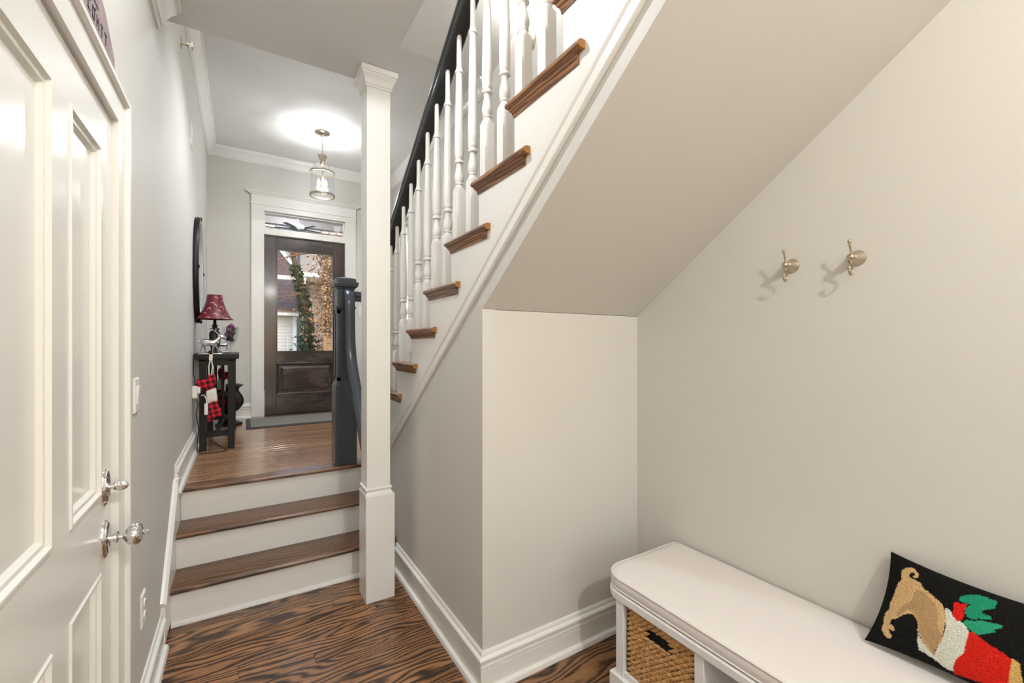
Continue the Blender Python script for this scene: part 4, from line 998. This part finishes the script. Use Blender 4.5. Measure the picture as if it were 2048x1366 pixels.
# white house behind with steep dark roof
h2 = thing('white_house', (-1, 30, .08), 'white house with steep dark roof behind the low garage', 'building')
obj('wall', B(-7, 2.75, 28.6, 33, .08, 5.75), M_siding, h2, smooth=0)
obj('fascia', B(-7.3, 2.95, 28.3, 28.6, 5.2, 5.45), M_fasc, h2)
m = MB(); m.loft([[(-7.3, 28.2, 5.45), (2.95, 28.2, 5.45), (2.95, 28.35, 5.55), (-7.3, 28.35, 5.55)], [(-7.3, 31.2, 8.6), (1.2, 31.2, 8.6), (1.2, 31.3, 8.7), (-7.3, 31.3, 8.7)]])
obj('roof', m, M_roof, h2, smooth=0)
obj('gable_trim', MB().tube([(2.98, 28.15, 5.45), (1.15, 31.2, 8.65)], .12, 4), M_fasc, h2)
# tall grey house far right
h3 = thing('grey_house', (5.5, 36, .08), 'tall grey house with four squares standing in for reflections in the transom', 'building')
obj('wall', B(3.55, 9.5, 34, 40, .08, 11.2), M_grey, h3, smooth=0)
obj('upper_wall', B(1.6, 3.55, 36, 40, .08, 12.2), M_siding, h3, smooth=0)
obj('gable_wall', MB().prism([(.2, 9.4), (7.6, 9.4), (3.9, 12.6)], 'Y', 33.7, 34.0), M_pceil, h3, smooth=0)
for k in range(4):
    w = obj('window', B(3.42+k*.50, 3.86+k*.50, 33.60, 33.69, 10.2, 10.85), M_refl, h3)  # grey squares stand in for pictures reflected in the transom glass
obj('porch_roof', MB().prism([(3.2, 5.9), (6.5, 5.9), (6.5, 6.15), (3.2, 6.15)], 'Y', 31.5, 34), M_fasc, h3, smooth=0)
for x in (3.55, 4.9, 6.2): obj('porch_post', MB().lathe([(.16, .08), (.16, .3), (.11, .35), (.10, 5.6), (.15, 5.75), (.15, 5.9)], (x, 31.9, 0), 12), M_fasc, h3)
obj('chimney', B(6.4, 7.5, 33.2, 33.9, .08, 13), M_brick, h3)
# fence
fe = thing('wooden_fence', (3.9, 18.4, .08), 'weathered wooden board fence at the right behind the front door glass', 'fence')
for k in range(16):
    x = 2.86+k*.145; obj('board', B(x, x+.135, 18.40, 18.42, .10, 1.66+random.uniform(-.01, .02)), M_fence, fe)
obj('rail', B(2.84, 5.2, 18.36, 18.40, 1.48, 1.58), M_fence, fe); obj('rail', B(2.84, 5.2, 18.36, 18.40, .5, .6), M_fence, fe)
for x in (2.80, 5.2): obj('post', B(x-.07, x+.05, 18.34, 18.46, .08, 1.78), M_fence, fe)
# leaves
def leaves(n, fn_pos, size, seed):
    rnd = random.Random(seed); m = MB()
    for _ in range(n):
        p = Vector(fn_pos(rnd)); s = size*rnd.uniform(.6, 1.3)
        a = Vector((rnd.gauss(0, 1), rnd.gauss(0, 1), rnd.gauss(0, 1))).normalized(); b = a.orthogonal().normalized()
        b = (Matrix.Rotation(rnd.uniform(0, 6.28), 3, a) @ b); c = a.cross(b)
        m.add([p-b*s, p+c*s*.45+a*s*.12, p+b*s, p-c*s*.45+a*s*.12], [(0, 1, 2, 3)])
    return m
hd_ = thing('brown_leaf_tree', (3.3, 19.6, .08), 'tree thick with dry brown leaves right of the ivy trunk', 'tree')
def hp_(r):
    z = .3+5.6*r.random()**.9; w = .85 if z < 4 else .85-(z-4)*.12
    return (3.45+r.gauss(0, .46)*w*1.1, 19.6+r.gauss(0, .45), z)
lo = obj('foliage', leaves(8500, hp_, .075, 4), M_brown, hd_, smooth=0); lo['kind'] = 'stuff'
random.seed(21)
for k in range(7):
    x = 3.0+k*.13; pth = [(x, 19.6, .08)]
    for j in range(1, 7): pth.append((pth[-1][0]+random.gauss(0, .10), 19.6+random.gauss(0, .15), .08+j*.95))
    obj('stem', MB().tube(pth, [.05-.006*j for j in range(7)], 6), M_bark, hd_)
iv = thing('ivy_tree', (2.45, 20.4, .08), 'leaning tree trunk wrapped in green ivy in the middle of the view', 'tree')
TP = [(2.42, 20.4, .08), (2.44, 20.4, 1.5), (2.38, 20.4, 2.6), (2.22, 20.4, 3.6), (1.98, 20.4, 4.5), (1.84, 20.4, 5.3), (2.0, 20.4, 6.6)]
obj('trunk', MB().tube(TP, [.16, .15, .14, .13, .11, .09, .06], 10), M_bark, iv, smooth=60)
def ip_(r):
    t = r.random()*4.3; i = int(t); f = t-i; a, b = Vector(TP[i]), Vector(TP[min(i+1, 6)])
    p = a.lerp(b, f); w = .30-.02*t; an = r.uniform(0, 6.28); rr = w*math.sqrt(r.random())*1.1
    return (p.x+rr*math.cos(an), p.y+rr*math.sin(an), p.z+r.gauss(0, .05))
lo = obj('ivy', leaves(2600, ip_, .07, 9), M_ivy, iv, smooth=0); lo['kind'] = 'stuff'
random.seed(33)
def branch(m, p, d, L, r, depth):
    pts_ = [p]; q = Vector(p); dd = Vector(d).normalized()
    for j in range(5):
        dd = (dd+Vector((random.gauss(0, .14), random.gauss(0, .14), random.gauss(0, .12)))).normalized(); q = q+dd*L/5; pts_.append(q.copy())
    m.tube(pts_, [r*(1-.14*j) for j in range(6)], 5)
    if depth:
        for j in (1, 2, 3, 4, 5):
            e = (dd+Vector((random.gauss(0, .6), random.gauss(0, .5), random.gauss(0, .5)))).normalized()
            branch(m, pts_[j], e, L*.55, r*.5, depth-1)
m = MB()
for d in ((-.9, -.3, .25), (-.8, -.3, -.25), (.7, -.2, .7), (-.4, -.4, .9), (.9, -.3, .2)):
    branch(m, Vector((2.0, 20.3, 5.2)), d, 1.9, .04, 2)
for d in ((-.9, -.5, -.3), (-.8, -.4, .1)): branch(m, Vector((2.25, 20.3, 3.6)), d, 1.5, .03, 2)
b_ = obj('bare_branches', m, M_twig, iv, smooth=60); b_['kind'] = 'stuff'
def sp2(r): return (2.35+r.gauss(0, .25), 20.1+r.gauss(0, .2), .2+1.6*r.random()**1.4)
sh_ = thing('evergreen_shrub', (2.3, 20.1, .08), 'dark green shrub at the foot of the ivy trunk', 'shrub')
lo = obj('foliage', leaves(900, sp2, .09, 12), mat('dark_evergreen', srgb(40, 58, 30), .6, var=.4, vscale=8), sh_, smooth=0); lo['kind'] = 'stuff'
